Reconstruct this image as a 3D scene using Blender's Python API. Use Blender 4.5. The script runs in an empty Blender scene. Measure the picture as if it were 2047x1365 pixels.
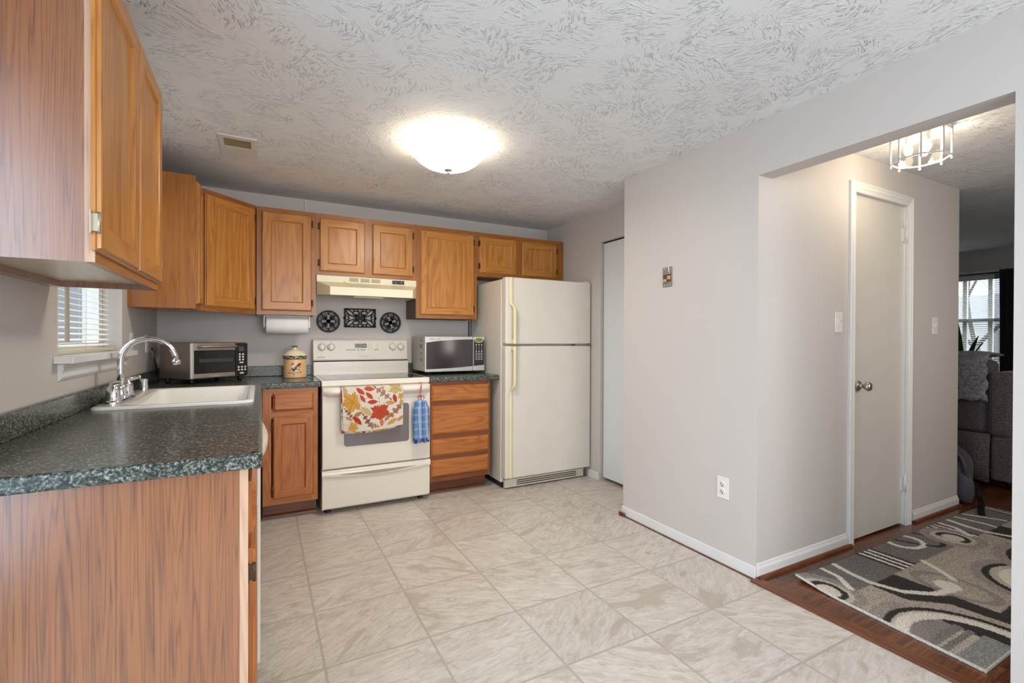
import bpy, math, random
import numpy as np
from mathutils import Matrix, Vector
random.seed(7)
RNG = np.random.RandomState(5)
S = bpy.context.scene
COL = S.collection
PI = math.pi

# ------------------------------------------------------------------ camera
CX, CY, CZ = 0.6425, -4.0775, 1.2057
def look(yaw, pitch, roll):
    F = Vector((math.sin(yaw)*math.cos(pitch), math.cos(yaw)*math.cos(pitch), math.sin(pitch)))
    R = Vector((math.cos(yaw), -math.sin(yaw), 0)); U = R.cross(F)
    R2 = R*math.cos(roll) + U*math.sin(roll); U2 = -R*math.sin(roll) + U*math.cos(roll)
    return Matrix(((R2.x, U2.x, -F.x), (R2.y, U2.y, -F.y), (R2.z, U2.z, -F.z)))
cam = bpy.data.cameras.new('camera'); cam.sensor_width = 36.0
cam.lens = 946.0/2047*36; cam.clip_start = 0.02
camo = bpy.data.objects.new('camera', cam); COL.objects.link(camo)
camo.matrix_world = Matrix.Translation((CX, CY, CZ)) @ look(math.radians(27.908), math.radians(-0.290), math.radians(0.193)).to_4x4()
S.camera = camo

# ------------------------------------------------------------------ world, exposure, daylight
W = bpy.data.worlds.new('sky'); S.world = W; W.use_nodes = True
bg = W.node_tree.nodes['Background']; bg.inputs[0].default_value = (0.80, 0.88, 1.0, 1); bg.inputs[1].default_value = 2.0
S.view_settings.view_transform = 'Standard'; S.view_settings.look = 'None'
S.view_settings.exposure = 0.10; S.view_settings.gamma = 1.0; S.view_settings.use_curve_mapping = False
S.cycles.use_denoising = True
S.cycles.max_bounces = 8; S.cycles.diffuse_bounces = 5; S.cycles.glossy_bounces = 4; S.cycles.transparent_max_bounces = 16
S.cycles.sample_clamp_indirect = 6.0; S.cycles.caustics_reflective = False; S.cycles.caustics_refractive = False
def area(name, loc, d, sx, sy, power, color):
    l = bpy.data.lights.new(name, 'AREA'); l.shape = 'RECTANGLE'; l.size = sx; l.size_y = sy; l.energy = power; l.color = color
    o = bpy.data.objects.new(name, l); COL.objects.link(o); o.location = loc
    o.rotation_euler = Vector(d).to_track_quat('-Z', 'Y').to_euler(); return o
area('daylight_patio_door', (-0.40, -3.80, 1.1), (1, 0, 0), 1.8, 1.9, 46, (0.54, 0.75, 1.0))
area('rear_fill_light', (1.5, -6.3, 1.45), (0, 1, 0), 2.0, 1.5, 88, (0.97, 0.98, 1.0))  # added fill from behind the camera, through an invented window
area('daylight_sink_window', (-0.75, -1.38, 2.45), (1, 0, -0.75), 0.9, 0.6, 24, (0.85, 0.93, 1.0))
area('daylight_front_window', (8.85, -1.6, 2.3), (-1, 0, -0.6), 1.9, 1.0, 45, (0.78, 0.89, 1.0))
area('hall_fill_light', (4.3, -5.5, 1.5), (0, 1, -0.1), 1.3, 1.2, 13, (1.0, 0.86, 0.72)).data.spread = math.radians(110)  # added fill that evens out the hall wall, no known source

# ------------------------------------------------------------------ mesh builder
class MB:
    def __init__(s): s.v = []; s.f = []; s.uv = []; s.mi = []; s.sm = []; s.m = 0; s.col = None
    def face(s, pts, g='z', off=None, smooth=False):
        i0 = len(s.v); s.v += [tuple(p) for p in pts]; s.addf(list(range(i0, i0+len(pts))), g, off, smooth)
    def addf(s, idx, g='z', off=None, smooth=False):
        P = [Vector(s.v[i]) for i in idx]
        n = Vector((0, 0, 0))
        for i in range(len(P)):
            a, b = P[i], P[(i+1) % len(P)]; n += Vector(((a.y-b.y)*(a.z+b.z), (a.z-b.z)*(a.x+b.x), (a.x-b.x)*(a.y+b.y)))
        k = max(range(3), key=lambda i: abs(n[i])); ax = [i for i in range(3) if i != k]
        gi = 'xyz'.index(g)
        if gi in ax: va = gi; ua = ax[0] if ax[1] == gi else ax[1]
        else: ua, va = ax
        off = off or (0, 0)
        s.f.append(idx); s.uv.append([(p[ua]+off[0], p[va]+off[1]) for p in P]); s.mi.append(s.m); s.sm.append(smooth)
    def off(s): return (random.uniform(0, 20), random.uniform(0, 20))
    def box(s, x0, y0, z0, x1, y1, z1, g='z', off=None):
        off = off or s.off(); i = len(s.v)
        x0, x1 = min(x0, x1), max(x0, x1); y0, y1 = min(y0, y1), max(y0, y1); z0, z1 = min(z0, z1), max(z0, z1)
        s.v += [(x0,y0,z0),(x1,y0,z0),(x1,y1,z0),(x0,y1,z0),(x0,y0,z1),(x1,y0,z1),(x1,y1,z1),(x0,y1,z1)]
        for q in ((3,2,1,0),(4,5,6,7),(0,1,5,4),(1,2,6,5),(2,3,7,6),(3,0,4,7)): s.addf([i+k for k in q], g, off)
        return s
    def prism(s, poly, ax, a, b, g='z', smooth=False):
        """polygon in the two axes other than ax (cyclic order after ax), extruded a..b"""
        k = 'xyz'.index(ax); j, l = (k+1) % 3, (k+2) % 3; off = s.off(); n = len(poly); i = len(s.v)
        if sum(poly[q][0]*poly[(q+1) % n][1]-poly[(q+1) % n][0]*poly[q][1] for q in range(n)) < 0: poly = poly[::-1]
        for c in (min(a, b), max(a, b)):
            for p in poly:
                v = [0, 0, 0]; v[k] = c; v[j] = p[0]; v[l] = p[1]; s.v.append(tuple(v))
        s.addf([i+n-1-q for q in range(n)], g, off); s.addf([i+n+q for q in range(n)], g, off)
        for q in range(n): s.addf([i+q, i+(q+1) % n, i+n+(q+1) % n, i+n+q], g, off, smooth)
        return s
    def grid(s, rows, closed=False, smooth=True, flip=False):
        i = len(s.v); n = len(rows[0]); off = (0, 0)
        for r in rows: s.v += [tuple(p) for p in r]
        for a in range(len(rows)-1):
            for b in range(n if closed else n-1):
                q = [i+a*n+b, i+a*n+(b+1) % n, i+(a+1)*n+(b+1) % n, i+(a+1)*n+b]
                s.addf(q[::-1] if flip else q, 'z', off, smooth)
        return s
    def lathe(s, prof, c, seg=32, ax='z', smooth=True, a0=0):
        rows = []
        for r, h in prof:
            row = []
            for k in range(seg):
                t = 2*PI*k/seg+a0; a, b = r*math.cos(t), r*math.sin(t)
                row.append({'z': (c[0]+a, c[1]+b, c[2]+h), 'y': (c[0]+b, c[1]+h, c[2]+a), 'x': (c[0]+h, c[1]+a, c[2]+b)}[ax])
            rows.append(row)
        i = len(s.v); s.grid(rows, True, smooth)
        if prof[0][0] > 1e-5: s.addf([i+k for k in range(seg)][::-1])
        if prof[-1][0] > 1e-5: s.addf([i+(len(prof)-1)*seg+k for k in range(seg)])
        return s
    def tube(s, pts, r, seg=10, cap=True):
        P = [Vector(p) for p in pts]; rs = r if isinstance(r, (list, tuple)) else [r]*len(P); rows = []; up = None
        for k, p in enumerate(P):
            t = (P[min(k+1, len(P)-1)]-P[max(k-1, 0)]).normalized()
            if up is None: up = Vector((0, 0, 1)) if abs(t.z) < .9 else Vector((1, 0, 0))
            a = t.cross(up).normalized(); b = a.cross(t).normalized(); up = b
            rows.append([p+(a*math.cos(2*PI*q/seg)-b*math.sin(2*PI*q/seg))*rs[k] for q in range(seg)])
        i = len(s.v); s.grid(rows, True, True, True)
        if cap:
            s.addf([i+q for q in range(seg)]); s.addf([i+(len(P)-1)*seg+q for q in range(seg)][::-1])
        return s
    def ball(s, c, r, sx=1, sy=1, sz=1, seg=16, rg=9):
        rows = [[(c[0]+r*sx*math.sin(PI*a/rg)*math.cos(2*PI*b/seg), c[1]+r*sy*math.sin(PI*a/rg)*math.sin(2*PI*b/seg), c[2]-r*sz*math.cos(PI*a/rg)) for b in range(seg)] for a in range(rg+1)]
        return s.grid(rows, True, True)
    # flat shapes in the x-z plane with thickness y0..y1
    def ring2(s, cx, cz, r0, r1, y0, y1, n=40, sx=1, sz=1, rot=0):
        def P(r, t):
            a, b = r*sx*math.cos(t), r*sz*math.sin(t); return cx+a*math.cos(rot)-b*math.sin(rot), cz+a*math.sin(rot)+b*math.cos(rot)
        for k in range(n):
            t0, t1 = 2*PI*k/n, 2*PI*(k+1)/n
            a, b, c, d = P(r0, t0), P(r1, t0), P(r1, t1), P(r0, t1)
            s.prism2([a, b, c, d] if r0 > 0 else [P(0, 0), b, c], y0, y1)
    def prism2(s, poly, y0, y1): s.prism([(p[1], p[0]) for p in poly], 'y', y0, y1)
    def stroke(s, pts, w, y0, y1):
        for a, b in zip(pts[:-1], pts[1:]):
            dx, dz = b[0]-a[0], b[1]-a[1]; l = math.hypot(dx, dz) or 1; nx, nz = -dz/l*w/2, dx/l*w/2; ex, ez = dx/l*w*.25, dz/l*w*.25
            s.prism2([(a[0]+nx-ex, a[1]+nz-ez), (a[0]-nx-ex, a[1]-nz-ez), (b[0]-nx+ex, b[1]-nz+ez), (b[0]+nx+ex, b[1]+nz+ez)], y0, y1)
    def text(s, body, size, x, y, z, align='CENTER', fn=None):
        c = bpy.data.curves.new('t', 'FONT'); c.body = body; c.size = size; c.align_x = align; c.align_y = 'CENTER'
        o = bpy.data.objects.new('t', c); COL.objects.link(o)
        dg = bpy.context.evaluated_depsgraph_get(); me = bpy.data.meshes.new_from_object(o.evaluated_get(dg))
        i = len(s.v)
        for v in me.vertices:
            p = (x+v.co.x, y, z+v.co.y); s.v.append(fn(*p) if fn else p)
        for p in me.polygons: s.addf([i+k for k in p.vertices])
        bpy.data.objects.remove(o); bpy.data.curves.remove(c); bpy.data.meshes.remove(me)

def root_of(o):
    while o.parent: o = o.parent
    return o
def build(name, mb, mats, inv=None):
    me = bpy.data.meshes.new(name); me.from_pydata(mb.v, [], mb.f)
    if inv is not None: me.transform(inv)
    uv = me.uv_layers.new(name='UVMap'); flat = []
    for f in mb.uv:
        for p in f: flat += p
    uv.data.foreach_set('uv', flat)
    me.polygons.foreach_set('material_index', mb.mi); me.polygons.foreach_set('use_smooth', mb.sm)
    for m in (mats if isinstance(mats, (list, tuple)) else [mats]): me.materials.append(m)
    if mb.col is not None:
        a = me.color_attributes.new('Col', 'FLOAT_COLOR', 'POINT'); a.data.foreach_set('color', np.asarray(mb.col, np.float32).ravel())
    me.update(); o = bpy.data.objects.new(name, me); COL.objects.link(o); return o
def bev(o, w, seg=2):
    if w:
        m = o.modifiers.new('bevel', 'BEVEL'); m.width = w; m.segments = seg; m.limit_method = 'ANGLE'; m.angle_limit = math.radians(40)
    return o
def setp(o, label=None, cat=None, group=None, kind=None):
    if label: o['label'] = label
    if cat: o['category'] = cat
    if group: o['group'] = group
    if kind: o['kind'] = kind
    return o
def thing(name, label, cat, loc=(0, 0, 0), rotz=0.0, group=None):
    o = bpy.data.objects.new(name, None); o.empty_display_size = .05; COL.objects.link(o); o.location = loc; o.rotation_euler = (0, 0, rotz)
    return setp(o, label, cat, group)
def rmat(o):
    r = root_of(o); return Matrix.Translation(r.location) @ r.rotation_euler.to_matrix().to_4x4()
def part(name, mb, mats, parent, bevel=0, world=True, label=None, seg=2):
    o = build(name, mb, mats, rmat(parent).inverted() if world else None); o.parent = parent
    if label: o['label'] = label
    return bev(o, bevel, seg)
def solo(name, mb, mats, label, cat, loc=(0, 0, 0), group=None, bevel=0, seg=2):
    o = build(name, mb, mats, Matrix.Translation(loc).inverted()); o.location = loc
    setp(o, label, cat, group); return bev(o, bevel, seg)
def struct(name, mb, mats, parent=None, bevel=0):
    o = build(name, mb, mats)
    if parent: o.parent = parent
    else: o['kind'] = 'structure'
    return bev(o, bevel)

# ------------------------------------------------------------------ materials
def srgb(r, g, b):
    f = lambda c: (c/255/12.92 if c/255 <= .04045 else ((c/255+.055)/1.055)**2.4)
    return (f(r), f(g), f(b), 1)
class NT:
    def __init__(s, name):
        s.mat = bpy.data.materials.new(name); s.mat.use_nodes = True; s.t = s.mat.node_tree; s.b = s.t.nodes['Principled BSDF']
    def n(s, typ, **k):
        o = s.t.nodes.new(typ)
        for a, v in k.items(): setattr(o, a, v)
        return o
    def l(s, a, b): s.t.links.new(a, b)
    def inp(s, sock, v):
        if hasattr(v, 'is_output') or isinstance(v, bpy.types.NodeSocket): s.l(v, sock)
        else: sock.default_value = v
    def math(s, op, a, b=0.0, c=0.0, clamp=False):
        m = s.n('ShaderNodeMath', operation=op, use_clamp=clamp); s.inp(m.inputs[0], a); s.inp(m.inputs[1], b); s.inp(m.inputs[2], c); return m.outputs[0]
    def vmath(s, op, a, b=(0, 0, 0)):
        m = s.n('ShaderNodeVectorMath', operation=op); s.inp(m.inputs[0], a); s.inp(m.inputs[1], b); return m.outputs[0]
    def noise(s, vec, scale, detail=2, rough=.5, dist=0.0):
        m = s.n('ShaderNodeTexNoise'); s.l(vec, m.inputs['Vector']); m.inputs['Scale'].default_value = scale; m.inputs['Detail'].default_value = detail
        m.inputs['Roughness'].default_value = rough; m.inputs['Distortion'].default_value = dist; return m
    def ramp(s, f, stops, interp='LINEAR'):
        m = s.n('ShaderNodeValToRGB'); m.color_ramp.interpolation = interp; e = m.color_ramp.elements
        while len(e) < len(stops): e.new(.5)
        for k, (p, c) in enumerate(stops): e[k].position = p; e[k].color = c if len(c) == 4 else (*c, 1)
        s.l(f, m.inputs[0]); return m.outputs[0]
    def mix(s, f, a, b, mode='MIX'):
        m = s.n('ShaderNodeMix', data_type='RGBA', blend_type=mode); s.inp(m.inputs[0], f); s.inp(m.inputs[6], a); s.inp(m.inputs[7], b); return m.outputs[2]
    def mapr(s, v, a, b, c=0.0, d=1.0):
        m = s.n('ShaderNodeMapRange'); s.inp(m.inputs[0], v)
        for k, x in enumerate((a, b, c, d)): m.inputs[k+1].default_value = x
        return m.outputs[0]
    def obj(s): return s.n('ShaderNodeTexCoord').outputs['Object']
    def pos(s): return s.n('ShaderNodeNewGeometry').outputs['Position']
    def bump(s, h, strength=.3, dist=.002):
        m = s.n('ShaderNodeBump'); m.inputs['Strength'].default_value = strength; m.inputs['Distance'].default_value = dist; s.l(h, m.inputs['Height']); s.l(m.outputs[0], s.b.inputs['Normal'])
    def set(s, color=None, rough=None, metal=None, **k):
        if color is not None: s.inp(s.b.inputs['Base Color'], color)
        if rough is not None: s.inp(s.b.inputs['Roughness'], rough)
        if metal is not None: s.b.inputs['Metallic'].default_value = metal
        for a, v in k.items(): s.inp(s.b.inputs[a.replace('_', ' ')], v)
        return s.mat
def plain(name, c, rough=.5, metal=0.0, var=.04, vs=8.0, bump=0, bs=200, **k):
    """plain paint/plastic/metal with a faint procedural unevenness"""
    t = NT(name); o = t.obj(); n = t.noise(o, vs, 3)
    f = t.mapr(n.outputs[0], .3, .7, 1-var, 1+var)
    cc = t.mix(1.0, c, f, 'MULTIPLY')
    if bump: t.bump(t.noise(o, bs, 2).outputs[0], bump, .001)
    return t.set(cc, rough, metal, **k)
def wood(name, light, mid, dark, rough=.32, rings=9.0, pore=.5, contrast=1.0, stretch=.10, rs=9.0, coat=.12, pw=1.6):
    t = NT(name); uv = t.n('ShaderNodeTexCoord').outputs['UV']; oi = t.n('ShaderNodeObjectInfo').outputs['Random']
    cv = t.n('ShaderNodeCombineXYZ'); t.l(t.math('MULTIPLY', oi, 13.0), cv.inputs[0]); t.l(t.math('MULTIPLY', oi, 7.0), cv.inputs[1])
    p = t.vmath('ADD', uv, cv.outputs[0])
    a = t.vmath('MULTIPLY', p, (1, stretch, 1))
    n1 = t.noise(a, rs, 2, .45, .4).outputs[0]
    w = t.math('PINGPONG', t.math('MULTIPLY', n1, rings*2.2), 1.0)
    w = t.math('POWER', w, pw)
    b = t.vmath('MULTIPLY', p, (1, .022, 1))
    n2 = t.noise(b, 260, 2, .6).outputs[0]
    n3 = t.noise(t.vmath('MULTIPLY', p, (1, .05, 1)), 40, 3, .6).outputs[0]
    f = t.math('ADD', t.math('MULTIPLY', w, .50*contrast), t.math('MULTIPLY', t.mapr(n3, .3, .7), .35*contrast))
    c = t.ramp(f, [(0.0, light), (.45, mid), (1.0, dark)])
    po = t.mapr(n2, .52, .70, 0, pore); po2 = t.math('MULTIPLY', po, t.math('ADD', t.math('MULTIPLY', w, .7), .3))
    c = t.mix(po2, c, tuple(x*.45 for x in dark[:3])+(1,))
    c = t.mix(1.0, c, t.mapr(oi, 0, 1, .93, 1.06), 'MULTIPLY')
    t.bump(n2, .08, .0006)
    return t.set(c, rough, Specular_IOR_Level=.5, Coat_Weight=coat, Coat_Roughness=.25)
OAK = wood('oak', srgb(194, 134, 62), srgb(178, 114, 46), srgb(132, 76, 28), contrast=.85, pore=.45, rs=8)
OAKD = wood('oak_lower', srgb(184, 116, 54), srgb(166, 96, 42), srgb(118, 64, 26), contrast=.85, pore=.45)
OAKF = wood('oak_frame', srgb(166, 104, 42), srgb(148, 88, 32), srgb(110, 62, 22), contrast=.65)
OAKF_SHADE = wood('oak_frame_shaded', srgb(140, 78, 36), srgb(126, 66, 30), srgb(92, 46, 22), contrast=.6)  # frame oak darkened to paint in the shadow between drawers
VINYL = wood('oak_print', srgb(148, 91, 46), srgb(128, 73, 34), srgb(84, 46, 23), rough=.36, rings=13, pore=.8, contrast=1.0, stretch=.024, rs=27, coat=1.0, pw=3.0)
VINYL.node_tree.nodes['Principled BSDF'].inputs['Coat IOR'].default_value = 1.7; VINYL.node_tree.nodes['Principled BSDF'].inputs['Coat Roughness'].default_value = .22
BIRCH = wood('birch', srgb(200, 166, 138), srgb(188, 150, 122), srgb(170, 130, 100), contrast=.6)
REDW = wood('stained_trim', srgb(122, 70, 38), srgb(104, 56, 30), srgb(72, 36, 20))
PALE = wood('cabinet_underside', srgb(225, 205, 180), srgb(212, 190, 164), srgb(196, 168, 140), contrast=.5)

t = NT('wall_paint'); o = t.pos(); nz = t.noise(o, 260, 3)
t.bump(nz.outputs[0], .06, .001); PAINT = t.set(t.mix(t.noise(o, 1.3, 2).outputs[0], srgb(200, 194, 189), srgb(205, 199, 194)), .55)
t = NT('ceiling_texture'); o = t.pos()
wv = t.vmath('ADD', o, t.vmath('MULTIPLY', t.noise(o, 5, 2).outputs['Color'], (.10, .10, 0)))
vo = t.n('ShaderNodeTexVoronoi'); vo.inputs['Scale'].default_value = 7.0; t.l(wv, vo.inputs['Vector'])
sp = t.n('ShaderNodeSeparateColor'); t.l(vo.outputs['Color'], sp.inputs[0])
vr = t.n('ShaderNodeVectorRotate', rotation_type='Z_AXIS'); t.l(o, vr.inputs['Vector']); t.l(t.math('MULTIPLY', sp.outputs[0], 6.283), vr.inputs['Angle'])
st = t.vmath('MULTIPLY', vr.outputs[0], (1, .22, 1))
fl = t.noise(st, 120, 2, .5, .5).outputs[0]
ridge = t.math('MULTIPLY', t.mapr(fl, .54, .68), t.mapr(t.noise(o, 7, 2).outputs[0], .38, .56))
hh = t.math('ADD', ridge, t.math('MULTIPLY', t.noise(o, 60, 4, .6).outputs[0], .25))
t.bump(hh, .85, .007); CEIL = t.set(srgb(229, 230, 231), .75)

T_, TX, TY = .3961, .849, -1.0482
t = NT('slate_vinyl'); o = t.pos(); sx = t.n('ShaderNodeSeparateXYZ'); t.l(o, sx.inputs[0])
u = t.math('DIVIDE', t.math('SUBTRACT', sx.outputs[0], TX), T_); v = t.math('DIVIDE', t.math('SUBTRACT', sx.outputs[1], TY), T_)
fu, fv = t.math('FRACT', t.math('ADD', u, 40.0)), t.math('FRACT', t.math('ADD', v, 40.0))
iu, iv = t.math('FLOOR', u), t.math('FLOOR', v)
cb = t.n('ShaderNodeCombineXYZ'); t.l(iu, cb.inputs[0]); t.l(iv, cb.inputs[1])
wn = t.n('ShaderNodeTexWhiteNoise', noise_dimensions='3D'); t.l(cb.outputs[0], wn.inputs['Vector'])
rv = t.n('ShaderNodeVectorRotate', rotation_type='Z_AXIS'); t.l(o, rv.inputs['Vector']); t.l(t.mapr(wn.outputs['Value'], 0, 1, -.7, .9), rv.inputs['Angle'])
pp = t.vmath('ADD', t.vmath('MULTIPLY', rv.outputs[0], (1, 2.3, 1)), t.vmath('MULTIPLY', wn.outputs['Color'], (30, 30, 30)))
big = t.noise(pp, 3.2, 4, .6, 1.3).outputs[0]
fine = t.noise(t.vmath('MULTIPLY', pp, (1, 1.7, 1)), 9, 6, .62, 1.4).outputs[0]
# broad flaked layers with crisp borders, streaks inside them, thin dark cleft lines
lay = t.ramp(big, [(.0, srgb(178, 166, 152)), (.38, srgb(190, 179, 166)), (.405, srgb(208, 200, 190)), (.60, srgb(215, 208, 199)), (.625, srgb(198, 188, 176)), (1.0, srgb(212, 204, 194))])
c = t.mix(t.mapr(fine, .38, .70, 0, .75), lay, srgb(176, 166, 153), 'MIX')
ed = t.math('ABSOLUTE', t.math('SUBTRACT', t.noise(pp, 2.2, 3, .55, 1.6).outputs[0], .5))
c = t.mix(t.math('MULTIPLY', t.mapr(ed, .0, .006, 1, 0), .45), c, srgb(140, 130, 118))
c = t.mix(1.0, c, t.mapr(wn.outputs['Value'], 0, 1, .95, 1.03), 'MULTIPLY')
du = t.math('MINIMUM', fu, t.math('SUBTRACT', 1.0, fu)); dv = t.math('MINIMUM', fv, t.math('SUBTRACT', 1.0, fv)); dd = t.math('MULTIPLY', t.math('MINIMUM', du, dv), T_)
dd = t.math('ADD', dd, t.math('MULTIPLY', t.math('SUBTRACT', t.noise(o, 30, 3).outputs[0], .5), .003))
g1 = t.mapr(dd, .0035, .0050, 1, 0); g0 = t.mapr(dd, .0008, .0022, 1, 0)
c = t.mix(g1, c, srgb(178, 171, 161)); c = t.mix(t.math('MULTIPLY', t.math('SUBTRACT', g1, t.mapr(dd, .0024, .0036, 1, 0), 0, True), .55), c, srgb(146, 137, 127))
t.bump(t.math('ADD', t.math('MULTIPLY', g1, -1.0), t.math('MULTIPLY', fine, .25)), .25, .002)
SLATE = t.set(c, t.mapr(fine, .3, .7, .30, .42))

t = NT('hardwood'); o = t.pos(); sx = t.n('ShaderNodeSeparateXYZ'); t.l(o, sx.inputs[0])
row = t.math('FLOOR', t.math('DIVIDE', sx.outputs[1], .083)); w1 = t.n('ShaderNodeTexWhiteNoise', noise_dimensions='1D'); t.l(row, w1.inputs['W'])
pl = t.math('FLOOR', t.math('ADD', t.math('DIVIDE', sx.outputs[0], .85), t.math('MULTIPLY', w1.outputs[0], 9.0)))
cb = t.n('ShaderNodeCombineXYZ'); t.l(row, cb.inputs[0]); t.l(pl, cb.inputs[1]); w2 = t.n('ShaderNodeTexWhiteNoise', noise_dimensions='3D'); t.l(cb.outputs[0], w2.inputs['Vector'])
gp = t.vmath('ADD', t.vmath('MULTIPLY', o, (.08, 1, 1)), t.vmath('MULTIPLY', w2.outputs['Color'], (9, 9, 9)))
gr = t.noise(gp, 60, 4, .6, .8).outputs[0]
c = t.ramp(gr, [(.25, srgb(70, 40, 25)), (.5, srgb(104, 61, 36)), (.75, srgb(134, 82, 48))]); c = t.mix(1.0, c, t.mapr(w2.outputs['Value'], 0, 1, .75, 1.15), 'MULTIPLY')
fy = t.math('FRACT', t.math('DIVIDE', sx.outputs[1], .083)); c = t.mix(t.mapr(t.math('MINIMUM', fy, t.math('SUBTRACT', 1.0, fy)), 0, .02, .7, 0), c, srgb(28, 16, 12))
HARD = t.set(c, .22)

t = NT('green_laminate'); o = t.obj(); d = t.vmath('ADD', o, t.vmath('MULTIPLY', t.noise(o, 90, 2).outputs['Color'], (.010, .010, .010)))
n1 = t.noise(d, 150, 3, .6).outputs[0]; n2 = t.noise(d, 310, 2, .5).outputs[0]
c = t.ramp(n1, [(.30, srgb(27, 31, 28)), (.44, srgb(49, 54, 48)), (.52, srgb(79, 84, 75)), (.60, srgb(116, 119, 112)), (.70, srgb(156, 159, 154))])
c = t.mix(t.mapr(n2, .55, .66, 0, .6), c, srgb(28, 36, 36))
LAMI = t.set(c, .22, Specular_IOR_Level=.45)

APPL = plain('appliance_enamel', srgb(226, 219, 206), .28, var=.015, Coat_Weight=.3, Coat_Roughness=.12)
FRID = plain('fridge_enamel', srgb(222, 216, 204), .42, var=.02, bump=.12, bs=420)
CREAM = plain('aged_cream_plastic', srgb(228, 216, 176), .4)
ALMOND = plain('almond_enamel', srgb(226, 219, 190), .35)
WHITE = plain('white_trim_paint', srgb(226, 225, 222), .4, var=.02)
DOORW = plain('door_paint', srgb(212, 208, 200), .45, var=.02)
PLASW = plain('white_plastic', srgb(232, 230, 224), .35, var=.02)
PORC = plain('white_porcelain', srgb(236, 234, 226), .12, var=.01)
BLACK = plain('black_plastic', srgb(24, 23, 23), .35)
DARK = plain('dark_gap', srgb(30, 24, 20), .8)
GLASSB = plain('black_glass', srgb(20, 20, 22), .06, Specular_IOR_Level=.6)
COOK = plain('ceramic_cooktop', srgb(26, 26, 28), .08, Specular_IOR_Level=.7)
GREYGL = plain('smoked_oven_glass', srgb(120, 112, 112), .12, Specular_IOR_Level=.6)
CHROME = plain('chrome', srgb(225, 226, 230), .08, 1.0)
STEEL = plain('brushed_steel', srgb(178, 166, 154), .34, .75, var=.06, vs=30)
SILVER = plain('silver_plastic', srgb(200, 198, 194), .32, .35)
GALV = plain('galvanised_steel', srgb(150, 146, 138), .45, .7, var=.2, vs=60)
BRASS = plain('aged_bronze_hinge', srgb(84, 64, 46), .4, .7, var=.15, vs=80)
PEWT = plain('pewter_hinge', srgb(170, 156, 134), .35, .8)
IRON = plain('cast_iron', srgb(26, 18, 14), .6, var=.15, vs=60, bump=.3, bs=300)
PAPER = plain('paper_towel', srgb(236, 236, 236), .9, bump=.4, bs=260)
NICKEL = plain('satin_nickel', srgb(190, 180, 165), .3, .9)
COPPER = plain('ochre_device', srgb(196, 160, 110), .5)
RED = plain('red_cord', srgb(190, 44, 40), .6)
GREEN = plain('green_enamel', srgb(120, 140, 40), .4)
DOORGREY = plain('closet_door_paint', srgb(222, 224, 226), .4, var=.01)
LEAF = plain('snake_plant_leaf', srgb(46, 92, 48), .4, var=.45, vs=25)
POT = plain('planter', srgb(70, 66, 62), .6)
def fabric(name, a, b, sc=420, rough=.9, bump=.5):
    t = NT(name); o = t.obj(); n = t.noise(t.vmath('MULTIPLY', o, (1, 1, .35)), sc, 2); m = t.noise(t.vmath('MULTIPLY', o, (.3, .3, 1)), sc, 2)
    f = t.math('MULTIPLY', t.math('ADD', n.outputs[0], m.outputs[0]), .5); t.bump(f, bump, .002)
    return t.set(t.ramp(f, [(.40, a), (.60, b)]), rough, Sheen_Weight=.2)
SOFA = fabric('sofa_weave', srgb(64, 55, 53), srgb(116, 104, 100), 260)
THROW = fabric('plush_throw', srgb(112, 110, 112), srgb(156, 154, 156), 90, bump=.9)
CURT = fabric('dark_curtain', srgb(26, 22, 26), srgb(52, 42, 44), 300)
BAG = fabric('backpack_nylon', srgb(52, 46, 52), srgb(78, 70, 78), 500, .55)
def emit(name, c, s, base=None):
    t = NT(name); t.set(base or c, .5); t.b.inputs['Emission Color'].default_value = c; t.b.inputs['Emission Strength'].default_value = s; return t.mat
BOWL = emit('lit_alabaster_glass', srgb(255, 240, 214), 7.0)
BULB = emit('lit_bulb', srgb(255, 236, 200), 9.0)
DIGIT = emit('green_digits', srgb(150, 190, 90), .5)
LCD = emit('lit_lcd', srgb(120, 130, 40), .06)
t = NT('window_pane'); tr = t.n('ShaderNodeBsdfTransparent'); gl = t.n('ShaderNodeBsdfGlossy'); gl.inputs['Roughness'].default_value = .02
mx = t.n('ShaderNodeMixShader'); mx.inputs[0].default_value = .06; t.l(tr.outputs[0], mx.inputs[1]); t.l(gl.outputs[0], mx.inputs[2])
t.l(mx.outputs[0], t.t.nodes['Material Output'].inputs[0]); PANE = t.mat
t = NT('blind_slat'); df = t.n('ShaderNodeBsdfDiffuse'); tl = t.n('ShaderNodeBsdfTranslucent'); nn = t.noise(t.obj(), 3, 1)
cc = t.mix(nn.outputs[0], srgb(232, 230, 222), srgb(238, 236, 230)); t.l(cc, df.inputs[0]); t.l(cc, tl.inputs[0])
mx = t.n('ShaderNodeMixShader'); mx.inputs[0].default_value = .3; t.l(df.outputs[0], mx.inputs[1]); t.l(tl.outputs[0], mx.inputs[2]); t.l(mx.outputs[0], t.t.nodes['Material Output'].inputs[0]); SLAT = t.mat
t = NT('sheer_curtain'); df = t.n('ShaderNodeBsdfDiffuse'); tr = t.n('ShaderNodeBsdfTransparent'); nn = t.noise(t.obj(), 40, 1)
t.l(t.mix(nn.outputs[0], srgb(60, 62, 84), srgb(74, 76, 100)), df.inputs[0]); mx = t.n('ShaderNodeMixShader'); mx.inputs[0].default_value = .45; t.l(df.outputs[0], mx.inputs[1]); t.l(tr.outputs[0], mx.inputs[2]); t.l(mx.outputs[0], t.t.nodes['Material Output'].inputs[0]); SHEER = t.mat
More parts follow.
